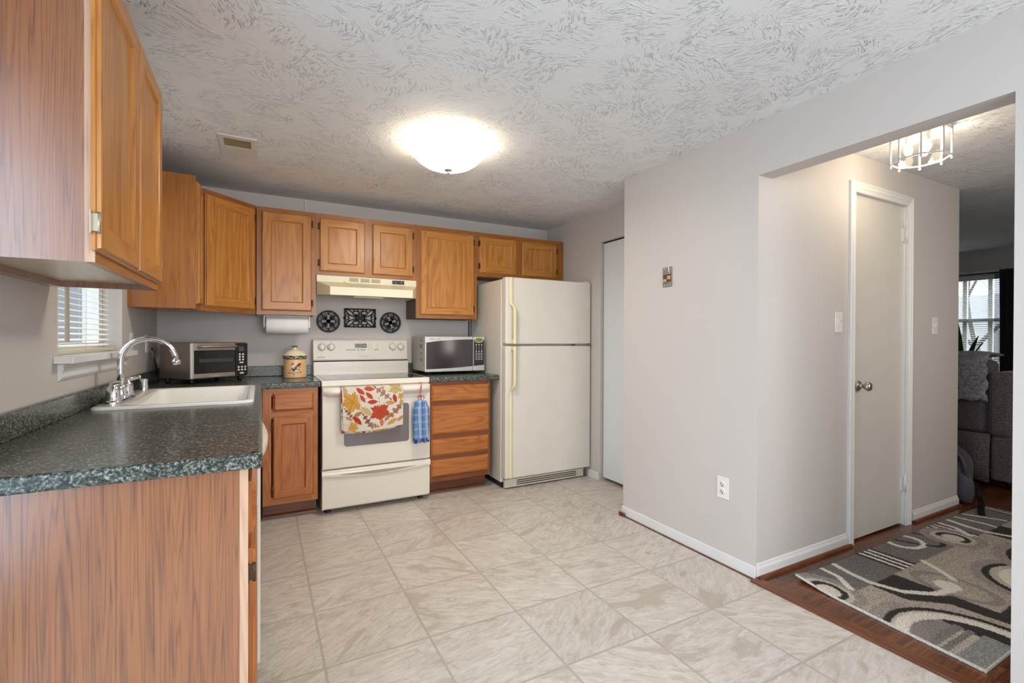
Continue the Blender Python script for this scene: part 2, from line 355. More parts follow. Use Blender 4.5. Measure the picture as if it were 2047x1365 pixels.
def painted(name, rough=.8, nscale=300, namt=.25, bump=.3, aniso=(1, 1, 1)):
    t = NT(name); a = t.n('ShaderNodeAttribute'); a.attribute_name = 'Col'; n = t.noise(t.vmath('MULTIPLY', t.obj(), aniso), nscale, 3, .6).outputs[0]
    t.bump(n, bump, .002); return t.set(t.mix(1.0, a.outputs['Color'], t.mapr(n, .3, .7, 1-namt, 1+namt), 'MULTIPLY'), rough)
RUGM = painted('rug_pile', .95, 170, .38, .8); TOWM = painted('printed_cotton', .9, 500, .06); CANM = painted('glazed_ceramic', .2, 200, .02, .02); MITM = painted('plaid_cotton', .9, 260, .30, .5, (1, 1, .4))
SIDING = plain('pale_siding', srgb(226, 228, 230), .7); BARK = plain('bark', srgb(120, 110, 108), .9); REDLEAF = plain('red_leaves', srgb(176, 70, 80), .8); LAWN = plain('lawn', srgb(110, 120, 90), .9); SHUT = plain('slate_shutter', srgb(150, 152, 156), .6)

# ------------------------------------------------------------------ setting
ZC = 2.303; XR = 3.20; XJ = 2.85; YJ = -1.556; YH = -2.552; HE = 5.13; XF = 8.38
struct('floor', MB().box(-.1, -6.1, -.08, 2.82, .1, 0).box(2.82, -1.6, -.08, 3.3, .1, 0), SLATE)
struct('floor_hall', MB().box(2.82, -5.2, -.08, 8.5, -1.6, 0).box(3.3, -1.6, -.08, 8.5, .1, 0), HARD)
struct('ceiling', MB().box(-.1, -6.1, ZC, 8.5, .1, ZC+.1), CEIL)
struct('wall_back', MB().box(-.1, 0, 0, 8.5, .1, ZC), PAINT)
WY0, WY1, WZ0, WZ1 = -1.826, -.941, 1.135, 2.10
PD0, PD1 = -4.75, -2.87
m = MB()
m.box(-.13, WY1, 0, 0, 0, ZC).box(-.13, WY0, 0, 0, WY1, WZ0).box(-.13, WY0, WZ1, 0, WY1, ZC).box(-.13, PD1, 0, 0, WY0, ZC).box(-.13, PD0, 2.06, 0, PD1, ZC).box(-.13, -6.1, 0, 0, PD0, ZC)
struct('wall_left', m, PAINT)
m = MB(); m.box(-.1, -6.1, 0, .5, -6, ZC).box(2.5, -6.1, 0, 2.95, -6, ZC).box(.5, -6.1, 0, 2.5, -6, .75).box(.5, -6.1, 2.1, 2.5, -6, ZC); struct('wall_rear', m, PAINT)
m = MB(); m.box(XR, -.86, 0, XR+.1, 0, ZC).box(XR, YJ, 0, XR+.1, -1.47, ZC).box(XR, -1.47, 2.035, XR+.1, -.86, ZC); struct('wall_right', m, PAINT)
m = MB(); m.box(XJ, YH, 0, XJ+.11, YJ, ZC).box(XJ+.11, YJ-.1, 0, XR+.1, YJ, ZC).box(XJ, -3.468, 2.033, XJ+.11, YH, ZC).box(XJ, -6.0, 0, XJ+.11, -3.468, ZC); struct('wall_partition', m, PAINT)
DX0, DX1, DZ1 = 3.725, 4.36, 2.085
m = MB(); m.box(XJ+.11, YH, 0, DX0, YH+.11, ZC).box(DX1, YH, 0, HE, YH+.11, ZC).box(DX0, YH, DZ1, DX1, YH+.11, ZC).box(HE-.1, YH+.11, 0, HE, 0, ZC); struct('wall_hall', m, PAINT)
FY0, FY1 = -1.96, -.55
m = MB(); m.box(XF, FY1, 0, XF+.12, 0, ZC).box(XF, -5.2, 0, XF+.12, FY0, ZC).box(XF, FY0, 0, XF+.12, FY1, .72).box(XF, FY0, 2.0, XF+.12, FY1, ZC); struct('wall_front', m, PAINT)
struct('wall_side', MB().box(XJ+.11, -5.2, 0, 3.6, -5.1, ZC).box(5.0, -5.2, 0, XF, -5.1, ZC).box(3.6, -5.2, 0, 5.0, -5.1, .9).box(3.6, -5.2, 2.1, 5.0, -5.1, ZC), PAINT)
def baseb(name, segs, shoe=None):
    m = MB()
    for q in segs: m.box(*q)
    struct(name, m, WHITE, bevel=.004)
baseb('baseboard_right', [(XJ-.013, YH, 0, XJ, YJ, .062)])
baseb('baseboard_recess', [(XR-.013, -.85, 0, XR, -.7, .065)])
def hallbase(name, x0, x1):
    m = MB(); a = YH
    m.prism([(a, .014), (a-.012, .014), (a-.012, .052), (a-.010, .058), (a-.006, .064), (a-.005, .072), (a, .078)], 'x', x0, x1)
    struct(name, m, WHITE)
hallbase('baseboard_hall', XJ, 3.665); hallbase('baseboard_hall.001', 4.452, HE)
m = MB()
for x0, x1 in ((XJ, 3.69), (4.452, HE+.01)): m.prism([(YH-.012, 0), (YH-.028, 0), (YH-.027, .008), (YH-.022, .016), (YH-.012, .019)], 'x', x0, x1, g='x')
struct('trim_1', m, REDW)
struct('trim_2', MB().box(2.795, -3.47, 0, 2.862, YH-.002, .010, g='y'), REDW, bevel=.005)
solo('shoe_moulding_offcut', MB().prism([(0, 0), (.028, 0), (.026, .012), (.010, .022), (0, .022)], 'y', -1.60, -1.555, g='y'), REDW, 'short brown wood offcut on the floor at the wall corner by the fridge', 'wood offcut', (0, -1.575, 0)).location.x = 2.812
# doors of the setting
m = MB().box(DX0+.012, YH+.014, .014, DX1-.006, YH+.049, DZ1-.008)
d1 = struct('door_1', m, DOORW)
m = MB()
def casing(m, x0, x1, z1, w, y):
    prof = [(0, 0), (0, .010), (.010, .013), (.016, .009), (.030, .016), (.042, .013), (.052, .018), (w-.006, .018), (w, .014), (w, 0)]
    for sgn, xi in ((-1, x0), (1, x1)):
        a = [(xi+sgn*q, y-h) for q, h in prof]
        for (p, h), (p2, h2) in zip(a[:-1], a[1:]):
            k0, k1 = abs(p-xi), abs(p2-xi)
            f = [(p, h, 0), (p2, h2, 0), (p2, h2, z1+k1), (p, h, z1+k0)]; m.face(f if sgn > 0 else f[::-1])
    for (q, h), (q2, h2) in zip(prof[:-1], prof[1:]):
        m.face([(x0-q, y-h, z1+q), (x1+q, y-h, z1+q), (x1+q2, y-h2, z1+q2), (x0-q2, y-h2, z1+q2)])
casing(m, DX0+.008, DX1-.006, DZ1-.006, .062, YH)
m.box(DX0, YH+.001, 0, DX0+.012, YH+.1, DZ1).box(DX1-.006, YH+.001, 0, DX1, YH+.1, DZ1).box(DX0, YH+.001, DZ1-.007, DX1, YH+.1, DZ1)
struct('trim_3', m, WHITE)
m = MB().lathe([(.031, 0), (.031, -.004), (.026, -.010), (.013, -.013), (.011, -.030), (.016, -.036), (.026, -.046), (.028, -.058), (.022, -.068), (.008, -.071), (0, -.071)], (3.812, YH+.014, .932), 24, 'y')
struct('knob', m, NICKEL, d1)
struct('latch_plate', MB().box(DX0+.0115, YH+.016, .905, DX0+.0135, YH+.042, .955), NICKEL, d1)
for z in (1.893, .27):
    m = MB().box(DX1-.034, YH+.008, z-.045, DX1-.006, YH+.0145, z+.045).lathe([(.0065, -.052), (.0065, .052)], (DX1-.008, YH-.004, z), 10)
    m.ball((DX1-.008, YH-.004, z+.056), .007); struct('hinge', m, WHITE, d1)
d2 = struct('door_2', MB().box(XR+.030, -1.165, .03, XR+.060, -.868, 2.022).box(XR+.030, -1.467, .03, XR+.060, -1.169, 2.022), DOORGREY)
struct('trim_4', MB().box(XR+.03, -1.468, 2.024, XR+.075, -.862, 2.034), DARK)

# patio door behind the camera, plus rear and hall windows added for fill light
def framed(name, ax, c, a0, a1, z0, z1, th, bar=.05, cols=2, rows=1, pane_only=False):
    """window in plane ax=c spanning a0..a1; frame object with a pane child"""
    m = MB(); g = MB()
    def bx(mb, p0, p1, q0, q1, t0, t1):
        if ax == 'x': mb.box(t0, p0, q0, t1, p1, q1)
        else: mb.box(p0, t0, q0, p1, t1, q1)
    h = th/2
    bx(m, a0, a0+bar, z0, z1, c-h, c+h); bx(m, a1-bar, a1, z0, z1, c-h, c+h); bx(m, a0+bar, a1-bar, z0, z0+bar, c-h, c+h); bx(m, a0+bar, a1-bar, z1-bar, z1, c-h, c+h)
    for k in range(1, cols):
        p = a0+(a1-a0)*k/cols; bx(m, p-bar/2, p+bar/2, z0+bar, z1-bar, c-h*.8, c+h*.8)
    for k in range(1, rows):
        q = z0+(z1-z0)*k/rows; bx(m, a0+bar, a1-bar, q-bar*.4, q+bar*.4, c-h*.7, c+h*.7)
    bx(g, a0+bar, a1-bar, z0+bar, z1-bar, c-.002, c+.002)
    w = struct(name, m, WHITE); struct('pane', g, PANE, w); return w
framed('door_3', 'x', -.07, PD0+.003, PD1-.003, .003, 2.057, .06)
framed('added_hall_window', 'y', -5.15, 3.603, 4.997, .903, 2.097, .06)  # unseen window added so the hall wall is lit evenly
framed('added_rear_window', 'y', -6.05, .503, 2.497, .753, 2.097, .06)  # unseen window added for flatter light on the kitchen

# ---- kitchen window
w1 = framed('window_1', 'x', -.105, WY0+.002, WY1-.002, WZ0+.002, WZ1-.002, .045, bar=.045, cols=1, rows=2)
m = MB().box(-.08, WY0+.001, WZ0-.001, .0, WY1-.001, WZ0+.004).box(.0005, WY0-.045, WZ0-.022, .055, WY1+.055, WZ0+.004)
struct('sill', m, WHITE, w1, bevel=.006)
m = MB().prism([(WZ0-.022, .001), (WZ0-.022, .018), (WZ0-.036, .014), (WZ0-.044, .018), (WZ0-.060, .012), (WZ0-.076, .014), (WZ0-.084, .006), (WZ0-.086, .001)][::-1], 'y', WY0+.01, WY1+.01) if False else MB()
prof = [(.0005, WZ0-.022), (.020, WZ0-.022), (.016, WZ0-.034), (.019, WZ0-.040), (.012, WZ0-.056), (.014, WZ0-.072), (.006, WZ0-.084), (.0005, WZ0-.086)]
m.prism([(p[1], p[0]) for p in prof], 'y', WY0-.005, WY1+.03)
struct('apron', m, WHITE, w1)
b = thing('window_blind', 'white slatted mini blind lowered over the window above the sink', 'blind', (-.045, -1.38, 1.14), group='window blinds')
m = MB()
nsl = 37
for k in range(nsl):
    z = 1.172+k*.0245; dx = .0115
    sag = .0
    m.face([(-.045-dx, WY0+.012, z+.0045), (-.045-dx, WY1-.012, z+.0045), (-.045+dx, WY1-.012, z-.0045), (-.045+dx, WY0+.012, z-.0045)])
    m.face([(-.045-dx, WY0+.012, z+.0049), (-.045+dx, WY0+.012, z-.0041), (-.045+dx, WY1-.012, z-.0041), (-.045-dx, WY1-.012, z+.0049)])
part('slats', m, SLAT, b)
part('head_rail', MB().box(-.062, WY0+.008, 2.06, -.028, WY1-.008, 2.095), PLASW, b)
part('bottom_rail', MB().box(-.058, WY0+.012, 1.143, -.032, WY1-.012, 1.158), ALMOND, b, .003)
part('wand', MB().tube([(-.022, -1.655, 2.06), (-.020, -1.66, 1.19)], .0075, 8), plain('wand_beige', srgb(196, 184, 168), .4), b)
m = MB()
for y in (-1.70, -1.38, -1.06): m.tube([(-.034, y, 2.06), (-.034, y, 1.15)], .0009, 5); m.tube([(-.057, y, 2.06), (-.057, y, 1.15)], .0009, 5)
part('ladder_cord', m, PLASW, b)

# ------------------------------------------------------------------ cabinets
def door_mesh(x0, x1, z0, z1, y, horiz=False):
    """frame-and-panel door, back at y, front 19 mm towards -y"""
    m = MB(); T = .019; f = min(.058, (x1-x0)*.2)
    o1, o2, o3, o4 = m.off(), m.off(), m.off(), m.off()
    def P(i, yy): return [(x0+i, yy, z0+i), (x1-i, yy, z0+i), (x1-i, yy, z1-i), (x0+i, yy, z1-i)]
    R = [P(0, y), P(0, y-.008), P(.004, y-.010), P(.006, y-.017), P(.009, y-T)]
    for A, B in zip(R[:-1], R[1:]):
        for k in range(4):
            q = (k+1) % 4; m.face([A[k], A[q], B[q], B[k]], 'x' if k % 2 == 0 else 'z', o1)
    i = .009; yf = y-T
    for a, b_, of in ((x0+i, x0+f, o1), (x1-f, x1-i, o2)): m.face([(a, yf, z0+i), (b_, yf, z0+i), (b_, yf, z1-i), (a, yf, z1-i)], 'z', of)
    for a, b_, of in ((z0+i, z0+f, o3), (z1-f, z1-i, o4)): m.face([(x0+f, yf, a), (x1-f, yf, a), (x1-f, yf, b_), (x0+f, yf, b_)], 'x', of)
    A, B, C = P(f, yf), P(f+.003, yf+.002), P(f+.009, yf+.009)
    for U, V in ((A, B), (B, C)):
        for k in range(4):
            q = (k+1) % 4; m.face([U[k], U[q], V[q], V[k]], 'x' if k % 2 == 0 else 'z', (o3, o2, o4, o1)[k])
    m.face(C, 'z', m.off())
    m.face(P(0, y)[::-1], 'z', o1)
    return m
def drawer_mesh(x0, x1, z0, z1, y):
    m = MB(); o1 = m.off()
    def P(i, yy): return [(x0+i, yy, z0+i), (x1-i, yy, z0+i), (x1-i, yy, z1-i), (x0+i, yy, z1-i)]
    R = [P(0, y), P(0, y-.008), P(.004, y-.010), P(.013, y-.018), P(.015, y-.019)]
    for A, B in zip(R[:-1], R[1:]):
        for k in range(4):
            q = (k+1) % 4; m.face([A[k], A[q], B[q], B[k]], 'x', o1)
    m.face(R[-1], 'x', o1); m.face(R[0][::-1], 'x', o1)
    return m
def hinges(par, x, z0, z1, y, side, mat=BRASS):
    for z in (z0+.062, z1-.062):
        m = MB(); s = -1 if side == 'L' else 1
        m.box(x+s*.001, y-.017, z-.020, x+s*.006, y, z+.020); m.tube([(x+s*.003, y-.015, z-.024), (x+s*.003, y-.015, z+.024)], .0035, 8); m.box(x+s*.003, y-.003, z-.026, x+s*.011, y, z+.026)
        part('hinge', m, mat, par, world=False)
def cabinet(label, loc, rot, x0, x1, z0, z1, dep, doors=(), drawers=(), stile=.038, rail=.035, mids=(), hrails=(), body=VINYL, fr=OAKF, dr=OAK, stile_r=None, name='wall_cabinet', group='oak wall cabinets', lip=True, toe=0, plan=None, fx=None):
    c = thing(name, label, 'cabinet', loc, rot, group); FT = .019; yb = -(dep-FT)
    zb = z0
    m = MB()
    if plan: m.prism(plan, 'z', z0+(.02 if lip else 0), z1-.002)
    else:
        # side panels, recessed bottom, top, back
        m.box(x0, yb, zb, x0+.012, 0, z1).box(x1-.012, yb, zb, x1, 0, z1)
        m.m = 1; m.box(x0+.012, yb, zb+(.020 if lip else .0), x1-.012, 0, zb+(.032 if lip else .012), g='x'); m.m = 0
        m.box(x0+.012, yb, z1-.012, x1-.012, 0, z1, g='x').box(x0+.012, -.012, zb, x1-.012, 0, z1-.012, g='x')
        if lip: m.box(x0+.012, -.030, zb, x1-.012, -.012, zb+.02, g='x')
    part('body', m, [body, PALE], c, world=False)
    a0, a1 = fx or (x0, x1)
    m = MB()
    m.box(a0, yb-FT, z0, a0+stile, yb, z1).box(a1-(stile_r or stile), yb-FT, z0, a1, yb, z1)
    e1 = a1-(stile_r or stile); m.box(a0+stile, yb-FT, z0, e1, yb, z0+rail, g='x').box(a0+stile, yb-FT, z1-rail, e1, yb, z1, g='x')
    for p, q in mids: m.box(p, yb-FT, z0+rail, q, yb, z1-rail)
    for p, q in hrails: m.box(a0+stile, yb-FT, p, a1-stile, yb, q, g='x')
    part('face_frame', m, fr, c, world=False)
    for p, q, za, zc, side in doors:
        d = part('door', door_mesh(p, q, za, zc, yb-FT), dr, c, world=False)
        if side: hinges(d, p if side == 'L' else q, za, zc, yb-FT, side)
    for p, q, za, zc in drawers: part('drawer_front', drawer_mesh(p, q, za, zc, yb-FT), dr, c, world=False)
    if toe:
        zl = -loc[2]; m = MB(); m.box(x0, -(dep-.10), zl+.0005, x1, -(dep-.115), z0, g='x')
        part('toe_kick', m, REDW, c, world=False)
        m = MB(); m.prism([(-(dep-.10), zl), (-(dep-.085), zl), (-(dep-.087), zl+.012), (-(dep-.10), zl+.020)], 'x', x0, x1, g='x'); part('shoe_moulding', m, REDW, c, world=False)
    return c
UB, UT = 1.3746, 2.1347; D = .2964
# back-wall run (local frame = world)
cabinet('narrow tall oak wall cabinet with one door, above the paper towel roll', (.806, 0, UB), 0, -.1935, .1935, 0, UT-UB, D, [(-.164, .164, .029, UT-UB-.03, 'R')])
cabinet('low wide oak wall cabinet with two doors right above the range hood', (1.378, 0, 1.677), 0, -.378, .378, 0, UT-1.677, D, [(-.355, -.028, .029, UT-1.677-.034, 'L'), (.028, .350, .029, UT-1.677-.034, 'R')], mids=[(-.03, .03)])
cabinet('tall oak wall cabinet with one wide door between range hood and fridge', (2.027, 0, UB), 0, -.27, .27, 0, UT-UB, D, [(-.237, .237, .029, UT-UB-.034, 'R')], body=plain('brown_cabinet_side', srgb(104, 76, 62), .5))
cabinet('low dark oak wall cabinet with two doors just above the refrigerator', (2.748, 0, 1.751), 0, -.451, .449, 0, UT-1.751, D, [(-.427, -.064, .029, UT-1.751-.036, 'L'), (-.006, .368, .029, UT-1.751-.036, 'R')], mids=[(-.075, .004)], stile=.045, stile_r=.092)
# corner pieces
r45 = PI/4
def loc45(x, y): c, s = math.cos(-r45), math.sin(-r45); return (c*x-s*y, s*x+c*y)
plan = [loc45(*p) for p in ((.001, -.001), (.6115, -.001), (.6115, -D+.013), (.322, -.600+.012), (.001, -.600+.012))]
dist = (.6125+D)*math.sqrt(.5)
cabinet('oak wall cabinet set diagonally across the corner, single door facing the room', (0, 0, UB), r45, -.20, .20, 0, UT-UB, dist, [(-.178, .198, .029, UT-UB-.03, 'R')], plan=plan, fx=(-.214, .214))
r90 = PI/2
cabinet('slim oak wall cabinet beside the sink window, seen from its side', (0, -.720, UB), r90, -.116, .116, 0, UT-UB, .309, [(-.095, .095, .029, UT-UB-.03, None)], body=OAKF)
cabinet('large oak wall cabinet with two doors, nearest the camera above the counter', (0, -2.272, 1.381), r90, -.378, .378, 0, UT-1.381, .301, [(-.416+.005, -.021, .024, UT-1.381-.03, 'L'), (-.013, .345, .024, UT-1.381-.03, 'R')], mids=[(-.035, .003)])
# base units
BH = .878; BD = .612
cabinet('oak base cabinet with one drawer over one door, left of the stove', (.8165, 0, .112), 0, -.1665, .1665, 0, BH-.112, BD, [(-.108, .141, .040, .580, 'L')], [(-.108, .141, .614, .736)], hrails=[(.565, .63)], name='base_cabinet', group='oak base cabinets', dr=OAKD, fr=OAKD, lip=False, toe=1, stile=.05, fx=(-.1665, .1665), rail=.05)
cabinet('oak base cabinet with four stacked drawers under the microwave', (2.022, 0, .112), 0, -.258, .258, 0, BH-.112, BD, [], [(-.239, .243, .610, .735), (-.239, .243, .361, .580), (-.241, .241, .200, .324), (-.243, .240, .041, .167)], hrails=[(.32, .37), (.165, .205), (.575, .615)], name='base_cabinet', group='oak base cabinets', dr=OAKD, fr=OAKF_SHADE, lip=False, toe=1, stile=.03)
cabinet('oak base cabinet under the near end of the counter, wood grain end panel', (0, -2.475, .10), r90, -.215, .197, 0, BH-.10, BD, [(-.200, .180, .030, .560, 'L')], [(-.200, .180, .600, .735)], hrails=[(.555, .605)], name='base_cabinet', group='oak base cabinets', dr=OAKD, fr=OAKF_SHADE, lip=False, toe=1)
cabinet('oak base cabinet under the sink with two doors, beyond the dishwasher', (0, -1.165, .10), r90, -.505, .525, 0, .600, BD, [(-.48, -.01, .03, .57, 'L'), (.01, .48, .03, .57, 'R')], mids=[(-.02, .02)], name='base_cabinet', group='oak base cabinets', dr=OAKD, fr=OAKF_SHADE, lip=False, toe=1)
sinkb = [o for o in bpy.data.objects if o.get('label', '').startswith('oak base cabinet under the sink')][0]
part('false_front', MB().box(.578, -1.668, .701, .612, -.642, BH, g='y'), OAKD, sinkb)
# pale edge of the near end panel down to the floor
base_near = [o for o in bpy.data.objects if o.get('label', '').startswith('oak base cabinet under the near')][0]
part('end_panel', MB().box(.0, -2.694, 0, .594, -2.690, BH), VINYL, base_near)
part('end_strip', MB().box(.594, -2.694, 0, .613, -2.690, BH), BIRCH, base_near, label='pale edge strip')
up_near = [o for o in bpy.data.objects if o.get('label', '').startswith('large oak wall')][0]
for o in up_near.children_recursive:
    if o.name.startswith('hinge'): o.data.materials[0] = PEWT
part('edge_strip', MB().box(.282, -2.6515, 1.381, .301, -2.650, UT), BIRCH, up_near, label='pale edge strip')

# ------------------------------------------------------------------ countertops
CT, CH = .916, .038; CB = CT-CH
XE, YE = .6456, -.6421; NE = -2.7285
SX0, SX1, SY0, SY1 = .075, .585, -1.63, -.885     # cut-out under the sink
def nose(m, ax, a, b, c, sgn):
    """rounded front edge along ax from a to b whose front is at c (sgn: which way is outwards)"""
    r = .010; p = [(0, 0), (0, CH), (.018-r, CH)]
    for k in range(1, 6): t = PI/2*(1-k/5); p.append((.018-r+r*math.cos(t), CH-r+r*math.sin(t)))
    for k in range(0, 5): t = -PI/2*k/4; p.append((.018-r*.6+r*.6*math.cos(t), r*.6+r*.6*math.sin(t)))
    if ax == 'y': m.prism([(CB+q, c+sgn*(u-.018)) for u, q in p], 'y', a, b, smooth=False)
    else: m.prism([(c+sgn*(u-.018), CB+q) for u, q in p], 'x', a, b, smooth=False)
ctop = thing('countertop', 'L shaped dark green speckled countertop around the sink and corner', 'countertop', (.3, -1.4, CB), group='green laminate countertops')
m = MB(); e = .018
m.box(.0, NE+e, CB, XE-e, SY0, CT).box(0, SY0, CB, SX0, SY1, CT).box(SX1, SY0, CB, XE-e, SY1, CT).box(0, SY1, CB, XE-e, 0, CT).box(XE-e, YE+e, CB, .995, 0, CT)
nose(m, 'y', NE+e, YE+e, XE, 1); nose(m, 'x', 0, XE-e, NE+e, -1) if False else None
nose(m, 'x', XE-.002, .995, YE, -1); nose(m, 'x', 0, XE-e+.0, NE, -1)
m.lathe([(.018, 0), (.018, CH-.010), (.0155, CH-.003), (.008, CH), (0, CH)], (XE-e, NE+e, CB), 24)
part('worktop', m, LAMI, ctop)
m = MB().box(.0005, NE, CT, .020, -.020, .995).box(.0005, -.020, CT, .995, -.0005, .995)
part('backsplash', m, LAMI, ctop, .004)
ctr = thing('countertop', 'short dark green speckled countertop between stove and refrigerator', 'countertop', (2.05, -.3, CB), group='green laminate countertops')
m = MB().box(1.767, YE+e, CB, 2.342, 0, CT); nose(m, 'x', 1.767, 2.342, YE, -1); part('worktop', m, LAMI, ctr)
part('backsplash', MB().box(1.767, -.020, CT, 2.342, -.0005, .995), LAMI, ctr, .004)

# ------------------------------------------------------------------ sink, faucet, air gap
def rrect(x0, x1, y0, y1, r, z, n=6):
    P = []
    for cx, cy, a in ((x1-r, y0+r, -PI/2), (x1-r, y1-r, 0), (x0+r, y1-r, PI/2), (x0+r, y0+r, PI)):
        for k in range(n+1): t = a+PI/2*k/n; P.append((cx+r*math.cos(t), cy+r*math.sin(t), z))
    return P
sk = thing('kitchen_sink', 'white drop in kitchen sink in the green counter below the window', 'sink', (.32, -1.26, CT))
m = MB(); Z = CT+.0005
R = [rrect(.040, .612, -1.665, -.862, .045, Z), rrect(.040, .612, -1.665, -.862, .045, Z+.008), rrect(.046, .606, -1.659, -.868, .042, Z+.012),
     rrect(.146, .580, -1.625, -.90, .05, Z+.011), rrect(.152, .574, -1.618, -.907, .05, Z+.004), rrect(.165, .560, -1.600, -.925, .06, CT-.17), rrect(.20, .53, -1.56, -.96, .05, CT-.185)]
m.grid(R, True, True); i = len(m.v)-len(R[0]); m.addf([i+k for k in range(len(R[0]))])
part('basin', m, PORC, sk)
part('drain', MB().lathe([(.045, 0), (.045, .003), (.03, .004), (.028, .001), (0, .001)], (.36, -1.26, CT-.1845), 24), CHROME, sk)
FX, FYC = .088, -1.40; FZ = CT+.0122
fa = thing('faucet', 'chrome gooseneck faucet with two handles at the sink rim', 'faucet', (FX, FYC, FZ))
m = MB()
P = [rrect(FX-.030, FX+.030, FYC-.150, FYC+.150, .0295, FZ+h) for h in (0, .008)]; P.append(rrect(FX-.026, FX+.026, FYC-.146, FYC+.146, .0255, FZ+.013))
m.grid(P, True, True); i = len(m.v)-len(P[0]); m.addf([i+k for k in range(len(P[0]))]); part('base_plate', m, CHROME, fa)
m = MB().lathe([(.030, .010), (.027, .03), (.024, .055), (.026, .06), (.020, .068), (.014, .075), (.0135, .085)], (FX, FYC, FZ), 24)
pts = [(FX, FYC, FZ+.08), (FX, FYC, 1.05), (FX, FYC, 1.10)]; rr = .102
for k in range(1, 15): t = PI-PI*1.02*k/14*.97; pts.append((FX+rr+rr*math.cos(t), FYC, 1.10+rr*math.sin(t)))
m.tube(pts, [.0125]*3+[.0125-.0008*k/14 for k in range(14)], 14); part('spout', m, CHROME, fa)
e0, e1 = Vector(pts[-1]), Vector(pts[-1])-Vector(pts[-2]); e1.normalize()
part('aerator', MB().tube([e0-e1*.004, e0+e1*.004, e0+e1*.010, e0+e1*.022], [.013, .017, .0175, .014], 16), CHROME, fa)
for sg in (-1, 1):
    y = FYC+sg*.115
    m = MB().lathe([(.031, .010), (.028, .018), (.025, .035), (.024, .06), (.018, .07), (.014, .076), (.012, .088), (0, .090)], (FX, y, FZ), 24)
    m.tube([(FX, y, FZ+.080), (FX+.012, y+sg*.012, FZ+.086), (FX+.026, y+sg*.030, FZ+.089), (FX+.036, y+sg*.044, FZ+.091)], [.011, .011, .009, .007], 12); m.ball((FX+.037, y+sg*.046, FZ+.091), .0085)
    part('handle', m, CHROME, fa)
m = MB().lathe([(.021, 0), (.020, .004), (.0185, .058), (.0165, .063), (0, .064)], (.094, -.960, FZ-.001), 24)
m.m = 1; m.box(.1115, -.966, FZ+.028, .1135, -.954, FZ+.048)
solo('air_gap_cap', m, [CHROME, BLACK], 'small chrome cylinder cap on the sink rim right of the faucet', 'air gap', (.094, -.960, FZ))

# ------------------------------------------------------------------ dishwasher
dw = thing('dishwasher', 'white dishwasher under the counter edge beside the sink cabinet', 'dishwasher', (.3, -1.975, 0))
part('body', MB().box(.03, -2.272, .10, .612, -1.682, BH-.002), DARK, dw)
part('door', MB().box(.614, -2.268, .105, .640, -1.686, .765), APPL, dw, .005)
part('toe_panel', MB().box(.535, -2.268, .003, .55, -1.686, .10), BLACK, dw)
part('control_panel', MB().box(.614, -2.268, .770, .6415, -1.686, BH-.004), APPL, dw, .004)
m = MB(); rows = []
for k in range(17):
    y = -2.255+.56*k/16; bw = .022*math.sin(PI*k/16)**.6+.001
    rows.append([(.642, y, .796), (.642+bw, y, .802), (.642+bw*1.05, y, .820), (.642+bw*.8, y, .834), (.642, y, .838)])
m.grid(rows, True); part('handle', m, APPL, dw)

# ------------------------------------------------------------------ stove
SX, SXE = 1.003, 1.763; SF = -.640
stv = thing('stove', 'white electric kitchen stove with smooth dark cooktop and back control panel', 'stove', (1.383, -.35, 0))
m = MB().box(SX+.004, -.62, .030, SXE-.004, -.025, .875); part('body', m, APPL, stv)
for x, y in ((1.05, -.58), (1.71, -.58), (1.05, -.08), (1.71, -.08)): part('foot', MB().lathe([(.018, 0), (.022, .006), (.014, .012), (.012, .031)], (x, y, 0), 14), BLACK, stv)
m = MB().box(SX, SF, .877, SXE, -.055, .9165); part('cooktop_frame', m, APPL, stv, .006)
m = MB().box(SX+.028, SF+.045, .9165, SXE-.028, -.085, .9185)
m.m = 1
for x, y, r in ((1.22, -.47, .105), (1.56, -.47, .085), (1.22, -.22, .085), (1.56, -.22, .105)):
    for k in range(48):
        a, b_ = 2*PI*k/48, 2*PI*(k+1)/48
        m.face([(x+q*math.cos(w_), y+q*math.sin(w_), .9188) for q, w_ in ((r, a), (r+.003, a), (r+.003, b_), (r, b_))])
part('cooktop_glass', m, [COOK, plain('burner_ring', srgb(110, 106, 104), .3)], stv)
# oven door
m = MB()
def holed(m, x0, x1, z0, z1, hx0, hx1, hz0, hz1, y0, y1):
    m.box(x0, y0, z0, hx0, y1, z1).box(hx1, y0, z0, x1, y1, z1).box(hx0, y0, z0, hx1, y1, hz0).box(hx0, y0, hz1, hx1, y1, z1)
m.box(SX+.003, -.660, .315, SXE-.003, -.622, .870)
dr = part('oven_door', m, APPL, stv, .006, seg=3)
P = rrect(1.146, 1.600, .459, .738, .022, 0)
m = MB().prism([(p[1], p[0]) for p in P], 'y', -.6625, -.658); part('door_glass', m, GREYGL, dr, .001)
m = MB(); rows = []
for k in range(25):
    s_ = k/24; x = SX+.008+(SXE-SX-.016)*s_; w_ = min(1, min(s_, 1-s_)/.06); d_ = .028*(w_**.5) if w_ > 0 else 0
    rows.append([(x, -.659, .868), (x, -.664-d_, .866), (x, -.670-d_, .846), (x, -.668-d_, .826), (x, -.660-d_*.55, .818), (x, -.659, .800)])
m.grid(rows, False, True); m.face([r for r in rows[0]]); m.face([r for r in rows[-1]][::-1])
part('door_handle', m, APPL, dr)
